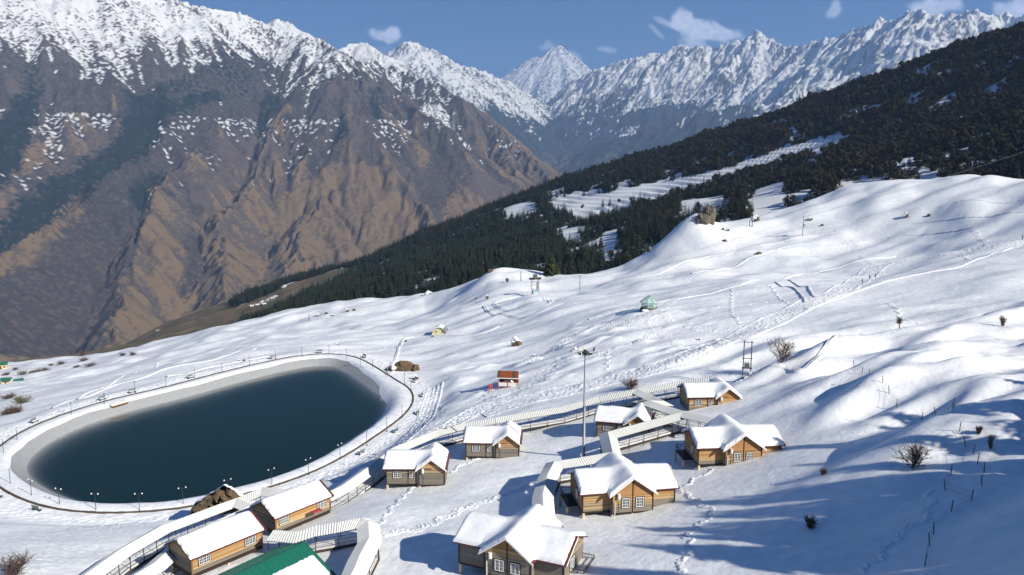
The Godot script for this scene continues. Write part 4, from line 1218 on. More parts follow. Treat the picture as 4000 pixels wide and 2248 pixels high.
# posts down to the snow under a floor corner
func pillar(parent: Node3D, p: Vector3, wide := 0.32) -> void:
	var w := parent.transform * p
	var low := ground(w.x, w.z) - w.y - 0.6
	if low < -0.1:
		cuboid(parent, "pillar", Vector3(p.x - wide / 2, low, p.z - wide / 2), Vector3(p.x + wide / 2, -0.21, p.z + wide / 2), M.cream, 0.02)

func cabin(label: String, x: float, z: float, lift: float, yaw_deg: float, big: bool, worn: float, sd: int, bare_edge := 0.35, deck := 0) -> Node3D:
	var yaw := deg_to_rad(yaw_deg)
	var o := thing("cabin", label, "cabin", Vector3(x, ground(x, z) + lift, z), yaw, "wooden cabins on the snow slope")
	var h := 2.75
	var w1 := 3.7 if big else 5.2      # first wing
	var wg := 5.5 if big else 4.0      # gabled middle
	var w2 := 3.4 if big else 0.0      # second wing
	var dw := 6.4 if big else 6.0      # depth of the wings
	var fg := 1.0 if big else 0.4      # how far the gable stands forward
	var dg := 8.6 if big else 6.8
	var rise := 2.0 if big else 1.55
	var rw := 1.45 if big else 1.3
	var gx := w1 + wg / 2
	var over := 0.5
	var total := w1 + wg + w2
	# walls
	wall_part(o, Vector3(0, 0, 0), 0.0, w1, h, 0.0, worn, sd)
	wall_part(o, Vector3(w1, 0, fg), 0.0, wg, h, rise, worn, sd + 1)
	wall_part(o, Vector3(0, 0, -dw), -PI / 2, dw, h, rw, worn, sd + 2)
	wall_part(o, Vector3(total, 0, 0.0 if big else fg), PI / 2, dw if big else dg, h, rw if big else 0.0, worn, sd + 3)
	wall_part(o, Vector3(total, 0, -dw), PI, total, h, 0.0, worn, sd + 4)
	wall_part(o, Vector3(w1, 0, 0), -PI / 2, fg, h, 0.0, worn, sd + 5)
	if big:
		wall_part(o, Vector3(w1 + wg, 0, fg), PI / 2, fg, h, 0.0, worn, sd + 6)
		wall_part(o, Vector3(w1 + wg, 0, 0), 0.0, w2, h, 0.0, worn, sd + 7)
	wall_part(o, Vector3(w1 + wg, 0, fg - dg), PI, wg, h, rise, worn, sd + 8)
	# corner boards and floor beams
	for c in [[0.0, 0.0], [w1, fg], [w1 + wg, fg], [total, 0.0]]:
		cuboid(o, "corner_post", Vector3(c[0] - 0.09, -0.02, c[1] - 0.09), Vector3(c[0] + 0.09, h, c[1] + 0.06), M.dark_wood)
	if big:
		cuboid(o, "corner_post", Vector3(gx - 0.08, 0.0, fg + 0.031), Vector3(gx + 0.08, h + rise - 0.15, fg + 0.07), M.dark_wood)
	cuboid(o, "floor_beam", Vector3(-0.05, -0.22, -dw), Vector3(total + 0.05, -0.005, 0.05), M.dark_wood)
	cuboid(o, "floor_beam", Vector3(w1 - 0.05, -0.215, fg - dg), Vector3(w1 + wg + 0.05, -0.008, fg + 0.05), M.dark_wood)
	for c in [Vector3(0.15, 0, -0.1), Vector3(w1 + 0.1, 0, fg - 0.15), Vector3(w1 + wg - 0.1, 0, fg - 0.15), Vector3(0.15, 0, -dw + 0.2), Vector3(gx, 0, fg - 0.2), Vector3(total - 0.15, 0, -dw + 0.2), Vector3(w1 * 0.55, 0, -dw * 0.5), Vector3(gx, 0, -dw * 0.6), Vector3(total - 0.15, 0, -0.2)]:
		pillar(o, c)
	# windows
	if big:
		window_of(o, Vector3(gx - 0.95, 1.28, fg + 0.03), 0.0, 1.05, 1.3, 2)
		window_of(o, Vector3(gx + 0.95, 1.28, fg + 0.03), 0.0, 1.05, 1.3, 2)
		window_of(o, Vector3(-0.03, 1.35, -dw * 0.42), -PI / 2, 1.0, 1.3, 2)
		window_of(o, Vector3(total + 0.03, 1.35, -dw * 0.4), PI / 2, 1.3, 1.3, 2)
	else:
		window_of(o, Vector3(1.75, 1.55, 0.03), 0.0, 1.3, 1.2, 2)
		window_of(o, Vector3(3.95, 1.55, 0.03), 0.0, 0.55, 1.2, 1)
		cuboid(o, "corner_post", Vector3(3.38, 0.0, 0.031), Vector3(3.48, h - 0.1, 0.065), M.dark_wood)
	# roofs: thin red sheets on the rafters
	var yw := h + 0.06
	var gw := Geo.new()
	var s1 := rw / (dw / 2)
	var sg := rise / (wg / 2)
	var eave_w := yw - s1 * over
	var eave_g := yw - sg * over
	gw.slab(Vector3(-over, eave_w, over), Vector3(gx, eave_w, over), Vector3(gx, yw + rw, -dw / 2), Vector3(-over, yw + rw, -dw / 2), 0.09)
	gw.slab(Vector3(-over, eave_w, -dw - over), Vector3(gx, eave_w, -dw - over), Vector3(gx, yw + rw, -dw / 2), Vector3(-over, yw + rw, -dw / 2), 0.09)
	part("roof_sheet", gw.mesh(), M.roof_red, o)
	var gg := Geo.new()
	gg.slab(Vector3(w1 - over, eave_g, fg + over), Vector3(gx, yw + rise, fg + over), Vector3(gx, yw + rise, fg - dg - over), Vector3(w1 - over, eave_g, fg - dg - over), 0.10)
	gg.slab(Vector3(w1 + wg + over, eave_g, fg + over), Vector3(gx, yw + rise, fg + over), Vector3(gx, yw + rise, fg - dg - over), Vector3(w1 + wg + over, eave_g, fg - dg - over), 0.10)
	part("roof_sheet", gg.mesh(), M.roof_red, o)
	if big:
		var g2 := Geo.new()
		g2.slab(Vector3(total + over, eave_w, over), Vector3(gx, eave_w, over), Vector3(gx, yw + rw, -dw / 2), Vector3(total + over, yw + rw, -dw / 2), 0.092)
		g2.slab(Vector3(total + over, eave_w, -dw - over), Vector3(gx, eave_w, -dw - over), Vector3(gx, yw + rw, -dw / 2), Vector3(total + over, yw + rw, -dw / 2), 0.092)
		part("roof_sheet", g2.mesh(), M.roof_red, o)
	# white barge boards on the gable, red fascia on the eaves
	for s in [-1.0, 1.0]:
		stick(o, "barge_board", Vector3(gx + s * (wg / 2 + over), eave_g - 0.06, fg + over + 0.03), Vector3(gx, yw + rise - 0.06, fg + over + 0.03), 0.05, 0.2, M.white_paint)
	stick(o, "fascia", Vector3(-over, eave_w - 0.06, over + 0.03), Vector3(w1 - over, eave_w - 0.06, over + 0.03), 0.04, 0.14, M.roof_red)
	stick(o, "barge_board", Vector3(-over - 0.03, eave_w - 0.06, over), Vector3(-over - 0.03, yw + rw - 0.06, -dw / 2), 0.05, 0.17, M.roof_red)
	if big:
		stick(o, "fascia", Vector3(w1 + wg + over, eave_w - 0.06, over + 0.03), Vector3(total + over, eave_w - 0.06, over + 0.03), 0.04, 0.14, M.roof_red)
		stick(o, "barge_board", Vector3(total + over + 0.03, eave_w - 0.06, over), Vector3(total + over + 0.03, yw + rw - 0.06, -dw / 2), 0.05, 0.17, M.white_paint)
	# snow on the roofs
	var roof := func(px: float, pz: float, soft: float) -> float:
		var a := yw + rw - s1 * sqrt((pz + dw / 2) * (pz + dw / 2) + soft * 0.5)
		var b := yw + rise - sg * sqrt((px - gx) * (px - gx) + soft * 0.5)
		a += 2.0 * minf(rect_distance(Rect2(-over, -dw - over, (total + over if big else gx) + over, dw + 2 * over), px, pz), 0.0)
		b += 2.0 * minf(rect_distance(Rect2(w1 - over, fg - dg - over, wg + 2 * over, dg + 2 * over), px, pz), 0.0)
		return soft_max(a, b, soft * 1.7 + 0.001)
	var rects := [Rect2(-over, -dw - over, (total + (over - bare_edge if big else -wg / 2)) + over, dw + 2 * over), Rect2(w1 - over, fg - dg - over, wg + 2 * over - bare_edge, dg + 2 * over)]
	part("snow_cap", snow_cap(roof, rects, 0.55 if big else 0.5, sd * 17.0), M.roof_snow, o)
	# water heater and pipe beside the gable window, white downpipe
	var hx := gx - (1.95 if big else 1.35)
	var g := Geo.new()
	g.tube(Vector3(hx, h - 0.75, fg + 0.25), Vector3(hx, h - 0.1, fg + 0.25), 0.2, 0.2, 10)
	part("water_heater", g.mesh(), M.white_paint, o)
	var g4 := Geo.new()
	g4.path([Vector3(hx, h - 0.75, fg + 0.22), Vector3(hx + 0.05, 1.1, fg + 0.08), Vector3(hx + 0.03, 0.1, fg + 0.07)], 0.025)
	part("pipe", g4.mesh(), M.dark_metal, o)
	var px := w1 + (0.32 if big else -0.18)
	var pz := fg + 0.12 if big else 0.12
	var g5 := Geo.new()
	g5.path([Vector3(px, h * (0.55 if big else 0.95), pz), Vector3(px, -0.95 if big else -0.7, pz)], 0.05, 6)
	part("downpipe", g5.mesh(), M.white_paint, o)
	# deck with railing at one end
	if deck != 0:
		var dx := -1.5 if deck < 0 else total
		cuboid(o, "deck", Vector3(dx, -0.2, -dw + 0.3), Vector3(dx + 1.5, -0.06, -dw + 4.2), M.dark_wood)
		var ox := dx if deck < 0 else dx + 1.5
		railing(o, Vector3(ox, -0.06, -dw + 4.15), Vector3(ox, -0.06, -dw + 0.35), 0.95, M.grey_wood)
		railing(o, Vector3(dx, -0.06, -dw + 0.35), Vector3(dx + 1.5, -0.06, -dw + 0.35), 0.95, M.grey_wood)
		if deck > 0:
			railing(o, Vector3(dx, -0.06, -dw + 4.15), Vector3(dx + 1.5, -0.06, -dw + 4.15), 0.95, M.grey_wood)
		for c in [Vector3(ox, 0, -dw + 0.4), Vector3(ox, 0, -dw + 4.1)]:
			pillar(o, c, 0.3)
	return o

# a plain long hut, ridge along its length
func long_hut(label: String, x: float, z: float, lift: float, yaw_deg: float, length: float, span: float, sd: int, windows: Array) -> Node3D:
	var o := thing("long_hut", label, "hut", Vector3(x, ground(x, z) + lift, z), deg_to_rad(yaw_deg), "long huts beside the walkways")
	var h := 2.3
	var rise := 1.35
	var over := 0.45
	wall_part(o, Vector3.ZERO, 0.0, length, h, 0.0, 0.12, sd)
	wall_part(o, Vector3(0, 0, -span), -PI / 2, span, h, rise, 0.75, sd + 1)
	wall_part(o, Vector3(length, 0, 0), PI / 2, span, h, rise, 0.5, sd + 2)
	wall_part(o, Vector3(length, 0, -span), PI, length, h, 0.0, 0.6, sd + 3)
	for c in [[0.0, 0.0], [length, 0.0], [0.0, -span]]:
		cuboid(o, "corner_post", Vector3(c[0] - 0.1, -0.03, c[1] - 0.1), Vector3(c[0] + 0.1, h, c[1] + 0.06), M.honey_wood)
	cuboid(o, "floor_beam", Vector3(-0.04, -0.5, -span), Vector3(length + 0.04, -0.006, 0.04), M.dark_wood)
	for c in [Vector3(0.2, 0, -0.2), Vector3(length - 0.2, 0, -0.2), Vector3(0.2, 0, -span + 0.2), Vector3(length - 0.2, 0, -span + 0.2), Vector3(length / 2, 0, -0.2)]:
		pillar(o, c)
	for wx in windows:
		window_of(o, Vector3(wx, 1.35, 0.03), 0.0, 1.5, 1.15, 3)
	var y := h + 0.06
	var s := rise / (span / 2)
	var e := y - s * over
	for side in [0, 1]:
		var zz := over if side == 0 else -span - over
		var g := Geo.new()
		g.slab(Vector3(-over, e, zz), Vector3(length + over, e, zz), Vector3(length + over, y + rise, -span / 2), Vector3(-over, y + rise, -span / 2), 0.09)
		part("roof_sheet", g.mesh(), M.roof_red, o)
		stick(o, "fascia", Vector3(-over, e - 0.07, zz), Vector3(length + over, e - 0.07, zz), 0.05, 0.18, M.roof_red)
		for end in [-over - 0.03, length + over + 0.03]:
			stick(o, "barge_board", Vector3(end, e - 0.06, zz), Vector3(end, y + rise - 0.06, -span / 2), 0.05, 0.22, M.roof_red)
	var roof := func(px: float, pz: float, soft: float) -> float:
		return y + rise - s * sqrt((pz + span / 2) * (pz + span / 2) + soft * 0.15)
	part("snow_cap", snow_cap(roof, [Rect2(-over + 0.05, -span - over, length + 2 * over - 0.4, span + 2 * over)], 0.42, sd * 13.0), M.roof_snow, o)
	return o

func green_hall() -> void:
	var o := thing("green_roofed_hall", "hall with an emerald green metal roof half under snow, beside a long hut", "hall", Vector3(HALL[0], ground(HALL[0], HALL[1]) - 0.3, HALL[1]), deg_to_rad(53))
	# x along the ridge (0 at the visible gable, running back out of view), z across
	var length := 13.0
	var half := 5.3
	var h := 1.9
	var rise := 2.3
	for side in [-1.0, 1.0]:
		var g := Geo.new()
		var n := 16
		for i in n:
			var a := -length + (length + 0.6) * i / n
			var b := -length + (length + 0.6) * (i + 1) / n - 0.02
			g.slab(Vector3(a, h - 0.25, side * (half + 0.5)), Vector3(b, h - 0.25, side * (half + 0.5)), Vector3(b, h + rise, side * 0.03), Vector3(a, h + rise, side * 0.03), 0.06)
			# pressed steps in each sheet
			for k in 7:
				var t := (k + 0.5) / 7.0
				var q := Vector3(0, lerpf(h - 0.25, h + rise, t) + 0.035, side * lerpf(half + 0.5, 0.03, t))
				g.beam(Vector3(a + 0.1, q.y, q.z), Vector3(b - 0.1, q.y, q.z), 0.05, 0.05)
		part("roof_slope", g.mesh(), M.green_roof, o)
		stick(o, "fascia", Vector3(-length, h - 0.32, side * (half + 0.5)), Vector3(0.6, h - 0.32, side * (half + 0.5)), 0.05, 0.16, M.roof_red)
		stick(o, "barge_board", Vector3(0.63, h - 0.3, side * (half + 0.5)), Vector3(0.63, h + rise - 0.05, 0), 0.06, 0.22, M.green_roof)
	stick(o, "ridge_cap", Vector3(-length, h + rise + 0.02, 0), Vector3(0.65, h + rise + 0.02, 0), 0.35, 0.05, M.green_roof)
	wall_part(o, Vector3(0, 0, half), PI / 2, half * 2, h, rise - 0.2, 0.9, 301)
	wall_part(o, Vector3(-length, 0, half), 0.0, length, h - 0.2, 0.0, 0.6, 302)
	wall_part(o, Vector3(0, 0, -half), PI, length, h - 0.2, 0.0, 0.6, 303)
	cuboid(o, "foundation", Vector3(-length, -1.6, -half), Vector3(0.02, -0.004, half), M.stone)
	var roof := func(_x: float, pz: float, _soft: float) -> float:
		return h + rise - (rise + 0.25) / (half + 0.5) * absf(pz)
	part("snow_cap", snow_cap(roof, [Rect2(-length, 2.0, length + 0.15, half + 0.5 - 2.0)], 0.38, 71.0), M.roof_snow, o)

# ---------------------------------------------------------------- covered walkways

# corrugated sheet between two edges a0-b0 (ridge) and a1-b1 (eave)
func corrugated(a0: Vector3, b0: Vector3, a1: Vector3, b1: Vector3) -> ArrayMesh:
	var n := maxi(int(a0.distance_to(b0) / 0.085), 4)
	var up := (b0 - a0).cross(a1 - a0).normalized()
	if up.y < 0.0:
		up = -up
	var pts := PackedVector3Array()
	for row in [[a0, b0], [a1, b1]]:
		for i in n + 1:
			pts.append(row[0].lerp(row[1], float(i) / n) + up * 0.045 * [0.0, 1.0, 0.0, -1.0][i % 4])
	var g := Geo.new()
	for i in n:
		g.quad(pts[i], pts[i + 1], pts[n + 2 + i], pts[n + 1 + i])
		g.quad(pts[i] - up * 0.012, pts[i + 1] - up * 0.012, pts[n + 2 + i] - up * 0.012, pts[n + 1 + i] - up * 0.012)
	return g.mesh()

func walkway(label: String, p: Array, roofed_from := 0.0) -> void:
	var o := thing("covered_walkway", label, "walkway", Vector3(p[0], ground(p[0], p[1]), p[1]), 0.0, "covered walkways between the cabins")
	var base := o.position
	var q: Array[Vector3] = []
	for i in range(0, p.size(), 2):
		q.append(Vector3(p[i], ground(p[i], p[i + 1]) + 0.35, p[i + 1]))
	for k in 2:   # even out the deck
		for i in range(1, q.size() - 1):
			q[i].y = q[i].y * 0.5 + (q[i - 1].y + q[i + 1].y) * 0.25
	for i in q.size():
		q[i] -= base
	var side: Array[Vector3] = []   # mitred across-vector at each corner
	for i in q.size():
		var d0 := (q[i] - q[maxi(i - 1, 0)])
		var d1 := (q[mini(i + 1, q.size() - 1)] - q[i])
		d0.y = 0
		d1.y = 0
		d0 = d0.normalized() if d0.length() > 0.01 else d1.normalized()
		d1 = d1.normalized() if d1.length() > 0.01 else d0
		var m := (d0 + d1)
		m = m.normalized() if m.length() > 0.3 else d1
		var n := Vector3(-m.z, 0, m.x)
		side.append(n / maxf(n.dot(Vector3(-d1.z, 0, d1.x)), 0.6))
	var wide := 1.05
	for i in q.size() - 1:
		var a := q[i]
		var b := q[i + 1]
		var up_a := Vector3(0, 2.85, 0)
		var flat_side := side[i]
		for s in [-1.0, 1.0]:
			var ea: Vector3 = a + side[i] * s * (wide + 0.38) + Vector3(0, 2.1, 0)
			var eb: Vector3 = b + side[i + 1] * s * (wide + 0.38) + Vector3(0, 2.1, 0)
			part("roof_sheet", corrugated(a + up_a, b + up_a, ea, eb), M.tin, o)
			var g := Geo.new()
			g.beam(ea - Vector3(0, 0.08, 0) - side[i] * s * 0.15, eb - Vector3(0, 0.08, 0) - side[i + 1] * s * 0.15, 0.06, 0.1)
			part("eave_rail", g.mesh(), M.dark_metal, o)
			var l := a.distance_to(b)
			var n := maxi(int(l / 3.0 + 0.5), 1)
			for k in n + (1 if i == q.size() - 2 else 0):
				var f := float(k) / n
				var foot: Vector3 = a.lerp(b, f) + side[i].lerp(side[i + 1], f) * s * wide
				var w: Vector3 = foot + base
				var low := ground(w.x, w.z) - w.y - 0.5
				stick(o, "post", foot + Vector3(0, minf(low, -0.3), 0), foot + Vector3(0, 2.2, 0), 0.09, 0.09, M.dark_metal)
			var r := Geo.new()
			for hh in [0.45, 0.95]:
				r.beam(a + side[i] * s * wide + Vector3(0, hh, 0), b + side[i + 1] * s * wide + Vector3(0, hh, 0), 0.045, 0.045)
			part("railing", r.mesh(), M.dark_metal, o)
		var d := Geo.new()
		d.slab(a - side[i] * (wide + 0.1), b - side[i + 1] * (wide + 0.1), b + side[i + 1] * (wide + 0.1), a + side[i] * (wide + 0.1), 0.22)
		part("deck", d.mesh(), M.deck, o)
		var sn := Geo.new()
		var lift := Vector3(0, 0.14, 0)
		sn.slab(a - side[i] * (wide - 0.12) + lift, b - side[i + 1] * (wide - 0.12) + lift, b + side[i + 1] * (wide - 0.12) + lift, a + side[i] * (wide - 0.12) + lift, 0.135)
		part("deck_snow", sn.mesh(), M.roof_snow, o)

func make_walkways() -> void:
	var labels := ["covered walkway with a pale corrugated roof bending down past the big snow-capped rock",
		"long covered walkway running from the snow-capped rock behind the small cabins to the topmost cabin",
		"covered walkway with a smooth pale roof between the long huts and the outer walkway",
		"zigzag covered walkway with grey corrugated roofs leading down to the upper large cabin",
		"covered walkway passing the floodlight mast and curving round the middle large cabin",
		"covered walkway with a ribbed roof and a sharp bend beside the green roofed hall"]
	for i in WALKWAYS.size():
		walkway(labels[i], WALKWAYS[i])

# ---------------------------------------------------------------- the reservoir

func ring_strip(levels: Array, m: Material, called: String) -> MeshInstance3D:
	# levels: [offset from the shore, height]
	var n := shore.size()
	var pts := PackedVector3Array()
	for l in levels:
		var r := ring_offset(shore, l[0])
		for i in n + 1:
			var q := r[i % n]
			pts.append(Vector3(q.x, l[1], q.y))
	return setting(called, grid_mesh(pts, n + 1, levels.size()), m)

func make_lake() -> void:
	ring_strip([[3.3, 1.9], [2.0, 1.19], [0.0, 0.0], [-4.0, -2.37], [-9.5, -5.6]], M.liner, "reservoir_liner")
	setting("reservoir_floor", disc(ring_offset(shore, -9.4), -5.58), M.liner)
	setting("water", disc(ring_offset(shore, 0.04), 0.0), M.water)
	# the body of water under the surface: a tinted medium, so that depth gives the colour
	var body := FogVolume.new()
	body.name = "water_body"
	body.shape = RenderingServer.FOG_VOLUME_SHAPE_CYLINDER
	body.size = Vector3(113.5, 5.9, 71.4)
	body.position = Vector3(-67, -2.99, -184.4)
	body.rotation_degrees.y = -105
	body.set_meta("kind", "structure")
	var fog := FogMaterial.new()
	fog.density = 0.34
	fog.albedo = Color(0.006, 0.045, 0.031).linear_to_srgb()
	body.material = fog
	add_child(body)
	# snow lip along the top of the liner, ragged where it has slid
	var n := shore.size()
	var pts := PackedVector3Array()
	var cols := 6
	var inner := PackedFloat32Array()
	for i in n + 1:
		var q := shore[i % n]
		var east := smoothstep(-52.0, -36.0, q.x) * smoothstep(-170.0, -205.0, q.y)
		inner.append(2.7 + 0.5 * n_small.get_noise_2d(q.x, q.y) - east * (0.9 + 0.8 * n_lump.get_noise_2d(q.x * 2.0, q.y * 2.0)) - 2.0 * smoothstep(-40.0, -35.0, q.x) * smoothstep(-176.0, -184.0, q.y) * smoothstep(-212.0, -206.0, q.y))
	var fine := []
	for k in cols:
		fine.append(k / (cols - 1.0))
	for k in cols:
		for i in n + 1:
			var off := lerpf(inner[i], 6.6, fine[k])
			var q := ring_offset_point(i % n, off)
			var y: float = 1.9 * minf(off / 3.2, 1.0) + [0.02, 0.26, 0.3, 0.3, 0.28, 0.1][k] + 0.06 * n_small.get_noise_2d(q.x * 2.0, q.y * 2.0)
			pts.append(Vector3(q.x, y, q.y))
	var lip := setting("rim_snow", grid_mesh(pts, n + 1, cols), M.snow)
	lip.set_meta("kind", "structure")
	# kerb of dark stone round the path
	var kerb := Geo.new()
	var rng := RandomNumberGenerator.new()
	rng.seed = 5
	var r0 := ring_offset(shore, 6.75)
	var r1 := ring_offset(shore, 7.1)
	for i in n:
		var j := (i + 1) % n
		var steps := maxi(int(r0[i].distance_to(r0[j]) / 1.0), 1)
		for k in steps:
			var f0 := float(k) / steps
			var f1 := float(k + 1) / steps - 0.02
			var a := r0[i].lerp(r0[j], f0)
			var b := r0[i].lerp(r0[j], f1)
			var c := r1[i].lerp(r1[j], f1)
			var d := r1[i].lerp(r1[j], f0)
			var y := 2.14 + rng.randf_range(-0.03, 0.03)
			kerb.slab(Vector3(a.x, y, a.y), Vector3(b.x, y, b.y), Vector3(c.x, y, c.y), Vector3(d.x, y, d.y), 0.5)
	setting("kerb", kerb.mesh(), M.kerb)
	# lamps and benches round the path
	var lamp: Node3D
	for i in range(0, LAKE_LAMPS.size(), 2):
		var q := Vector2(LAKE_LAMPS[i], LAKE_LAMPS[i + 1])
		var at := Vector3(q.x, ground(q.x, q.y), q.y)
		var near := nearest_on_shore(q)
		var out := q - near
		var turn := atan2(out.x, out.y)
		if lamp == null:
			lamp = lake_lamp(at, turn)
		else:
			copy_thing(lamp, at, turn)
	var bench: Node3D
	for i in range(0, LAKE_BENCHES.size(), 2):
		var q := Vector2(LAKE_BENCHES[i], LAKE_BENCHES[i + 1])
		var near := nearest_on_shore(q)
		var out := (q - near).normalized()
		q = near + out * maxf(q.distance_to(near), 8.6)
		var at := Vector3(q.x, ground(q.x, q.y), q.y)
		if bench == null:
			bench = lake_bench(at, atan2(-out.x, -out.y))
		else:
			copy_thing(bench, at, atan2(-out.x, -out.y))
	# brick intake recess in the far bank
	var ip := Vector2(-97.7, -192.7)
	var near2 := nearest_on_shore(ip)
	var dir := (ip - near2).normalized()
	var p3 := near2 + dir * 2.2
	var o := thing("intake_house", "low brick-fronted intake under a snowy slab in the reservoir bank", "intake", Vector3(p3.x, 1.2, p3.y), atan2(-dir.x, -dir.y))
	cuboid(o, "brick_front", Vector3(-2.2, -0.6, -0.4), Vector3(2.2, 0.55, 0.05), M.brick)
	for k in 6:
		cuboid(o, "opening", Vector3(-2.05 + k * 0.7, -0.1, 0.0), Vector3(-1.6 + k * 0.7, 0.4, 0.08), M.dark_wood)
	cuboid(o, "slab", Vector3(-2.4, 0.55, -2.0), Vector3(2.4, 0.7, 0.3), M.cream)
	cuboid(o, "snow", Vector3(-2.4, 0.7, -2.0), Vector3(2.4, 1.0, 0.25), M.snow, 0.14)

func ring_offset_point(i: int, d: float) -> Vector2:
	var n := shore.size()
	var t := (shore[(i + 1) % n] - shore[(i + n - 1) % n]).normalized()
	var nn := Vector2(t.y, -t.x)
	if nn.dot(shore[i] - Vector2(-68, -187)) < 0.0:
		nn = -nn
	return shore[i] + nn * d

func nearest_on_shore(q: Vector2) -> Vector2:
	var best := shore[0]
	for i in shore.size():
		var c := Geometry2D.get_closest_point_to_segment(q, shore[i], shore[(i + 1) % shore.size()])
		if c.distance_squared_to(q) < best.distance_squared_to(q):
			best = c
	return best

func lake_lamp(at: Vector3, turn: float) -> Node3D:
	var o := thing("path_lamp", "slim dark lamp post with two white lanterns on the reservoir path", "lamp", at, turn, "lamp posts round the reservoir")
	var g := Geo.new()
	g.tube(Vector3(0, -0.6, 0), Vector3(0, 3.1, 0), 0.06, 0.045, 7)
	part("post", g.mesh(), M.dark_metal, o)
	cuboid(o, "footing", Vector3(-0.2, -0.3, -0.2), Vector3(0.2, 0.12, 0.2), M.stone)
	stick(o, "crossarm", Vector3(-0.6, 3.0, 0), Vector3(0.6, 3.0, 0), 0.05, 0.05, M.dark_metal)
	for s in [-1.0, 1.0]:
		var b := Geo.new()
		b.ball(Vector3(s * 0.6, 3.16, 0), Vector3(0.13, 0.14, 0.13), 8)
		part("lantern", b.smooth(), M.white_paint, o)
	return o

func lake_bench(at: Vector3, turn: float) -> Node3D:
	var o := thing("park_bench", "grey-green bench with a high back facing the reservoir", "bench", at, turn, "benches round the reservoir")
	cuboid(o, "seat", Vector3(-0.9, 0.4, -0.2), Vector3(0.9, 0.48, 0.28), M.bench)
	var g := Geo.new()
	g.block(Vector3(0, 0.78, -0.3), Vector3(0.9, 0, 0), Vector3(0, 0.3, -0.06), Vector3(0, 0.006, 0.03), 0.01)
	part("backrest", g.mesh(), M.bench, o)
	for s in [-0.75, 0.75]:
		cuboid(o, "leg", Vector3(s - 0.05, -0.4, -0.28), Vector3(s + 0.05, 0.4, 0.22), M.dark_metal)
	cuboid(o, "snow", Vector3(-0.85, 0.481, -0.16), Vector3(0.85, 0.62, 0.25), M.snow, 0.06)
	return o

func disc(r: PackedVector2Array, y: float) -> ArrayMesh:
	var g := Geo.new()
	var c := Vector3(-68, y, -187)
	for i in r.size():
		var j := (i + 1) % r.size()
		g.tri(c, Vector3(r[i].x, y, r[i].y), Vector3(r[j].x, y, r[j].y))
	return g.mesh()

# ---------------------------------------------------------------- poles, huts, rocks, bushes, people

func on_ground(x: float, z: float, up := 0.0) -> Vector3:
	return Vector3(x, ground(x, z) + up, z)

# a boulder: a faceted, lumpy ball sunk into the snow
func boulder_mesh(sd: int, size: Vector3, rough := 0.34, n := 18) -> ArrayMesh:
	var nn := noise(0.9, FastNoiseLite.TYPE_CELLULAR, sd, 2)
	nn.cellular_return_type = FastNoiseLite.RETURN_DISTANCE
	var ns := noise(0.8, FastNoiseLite.TYPE_SIMPLEX_SMOOTH, sd + 1, 3)
	var g := Geo.new()
	var pts := []
	for j in n / 2 + 1:
		var row := []
		for i in n + 1:
			var a := TAU * (i % n) / n
			var b := PI * (float(j) / (n / 2) - 0.5)
			var d := Vector3(cos(a) * cos(b), sin(b), sin(a) * cos(b))
			var r := 0.82 + rough * ns.get_noise_3dv(d * 1.3) + 0.22 * nn.get_noise_3dv(d * 1.5)
			row.append(d * r * size * 0.5)
		pts.append(row)
	for j in n / 2:
		for i in n:
			g.quad(pts[j][i], pts[j][i + 1], pts[j + 1][i + 1], pts[j + 1][i])
	return g.mesh()

# snow lying on the upper side of a rock: a cap a little larger than the rock's top
func rock_snow(parent: Node3D, sd: int, size: Vector3, side: float) -> void:
	part("snow_patch", boulder_mesh(sd, size, 0.34, 14), M.roof_snow, parent, Vector3(-size.x * side, size.y * 0.16, -size.z * 0.1))

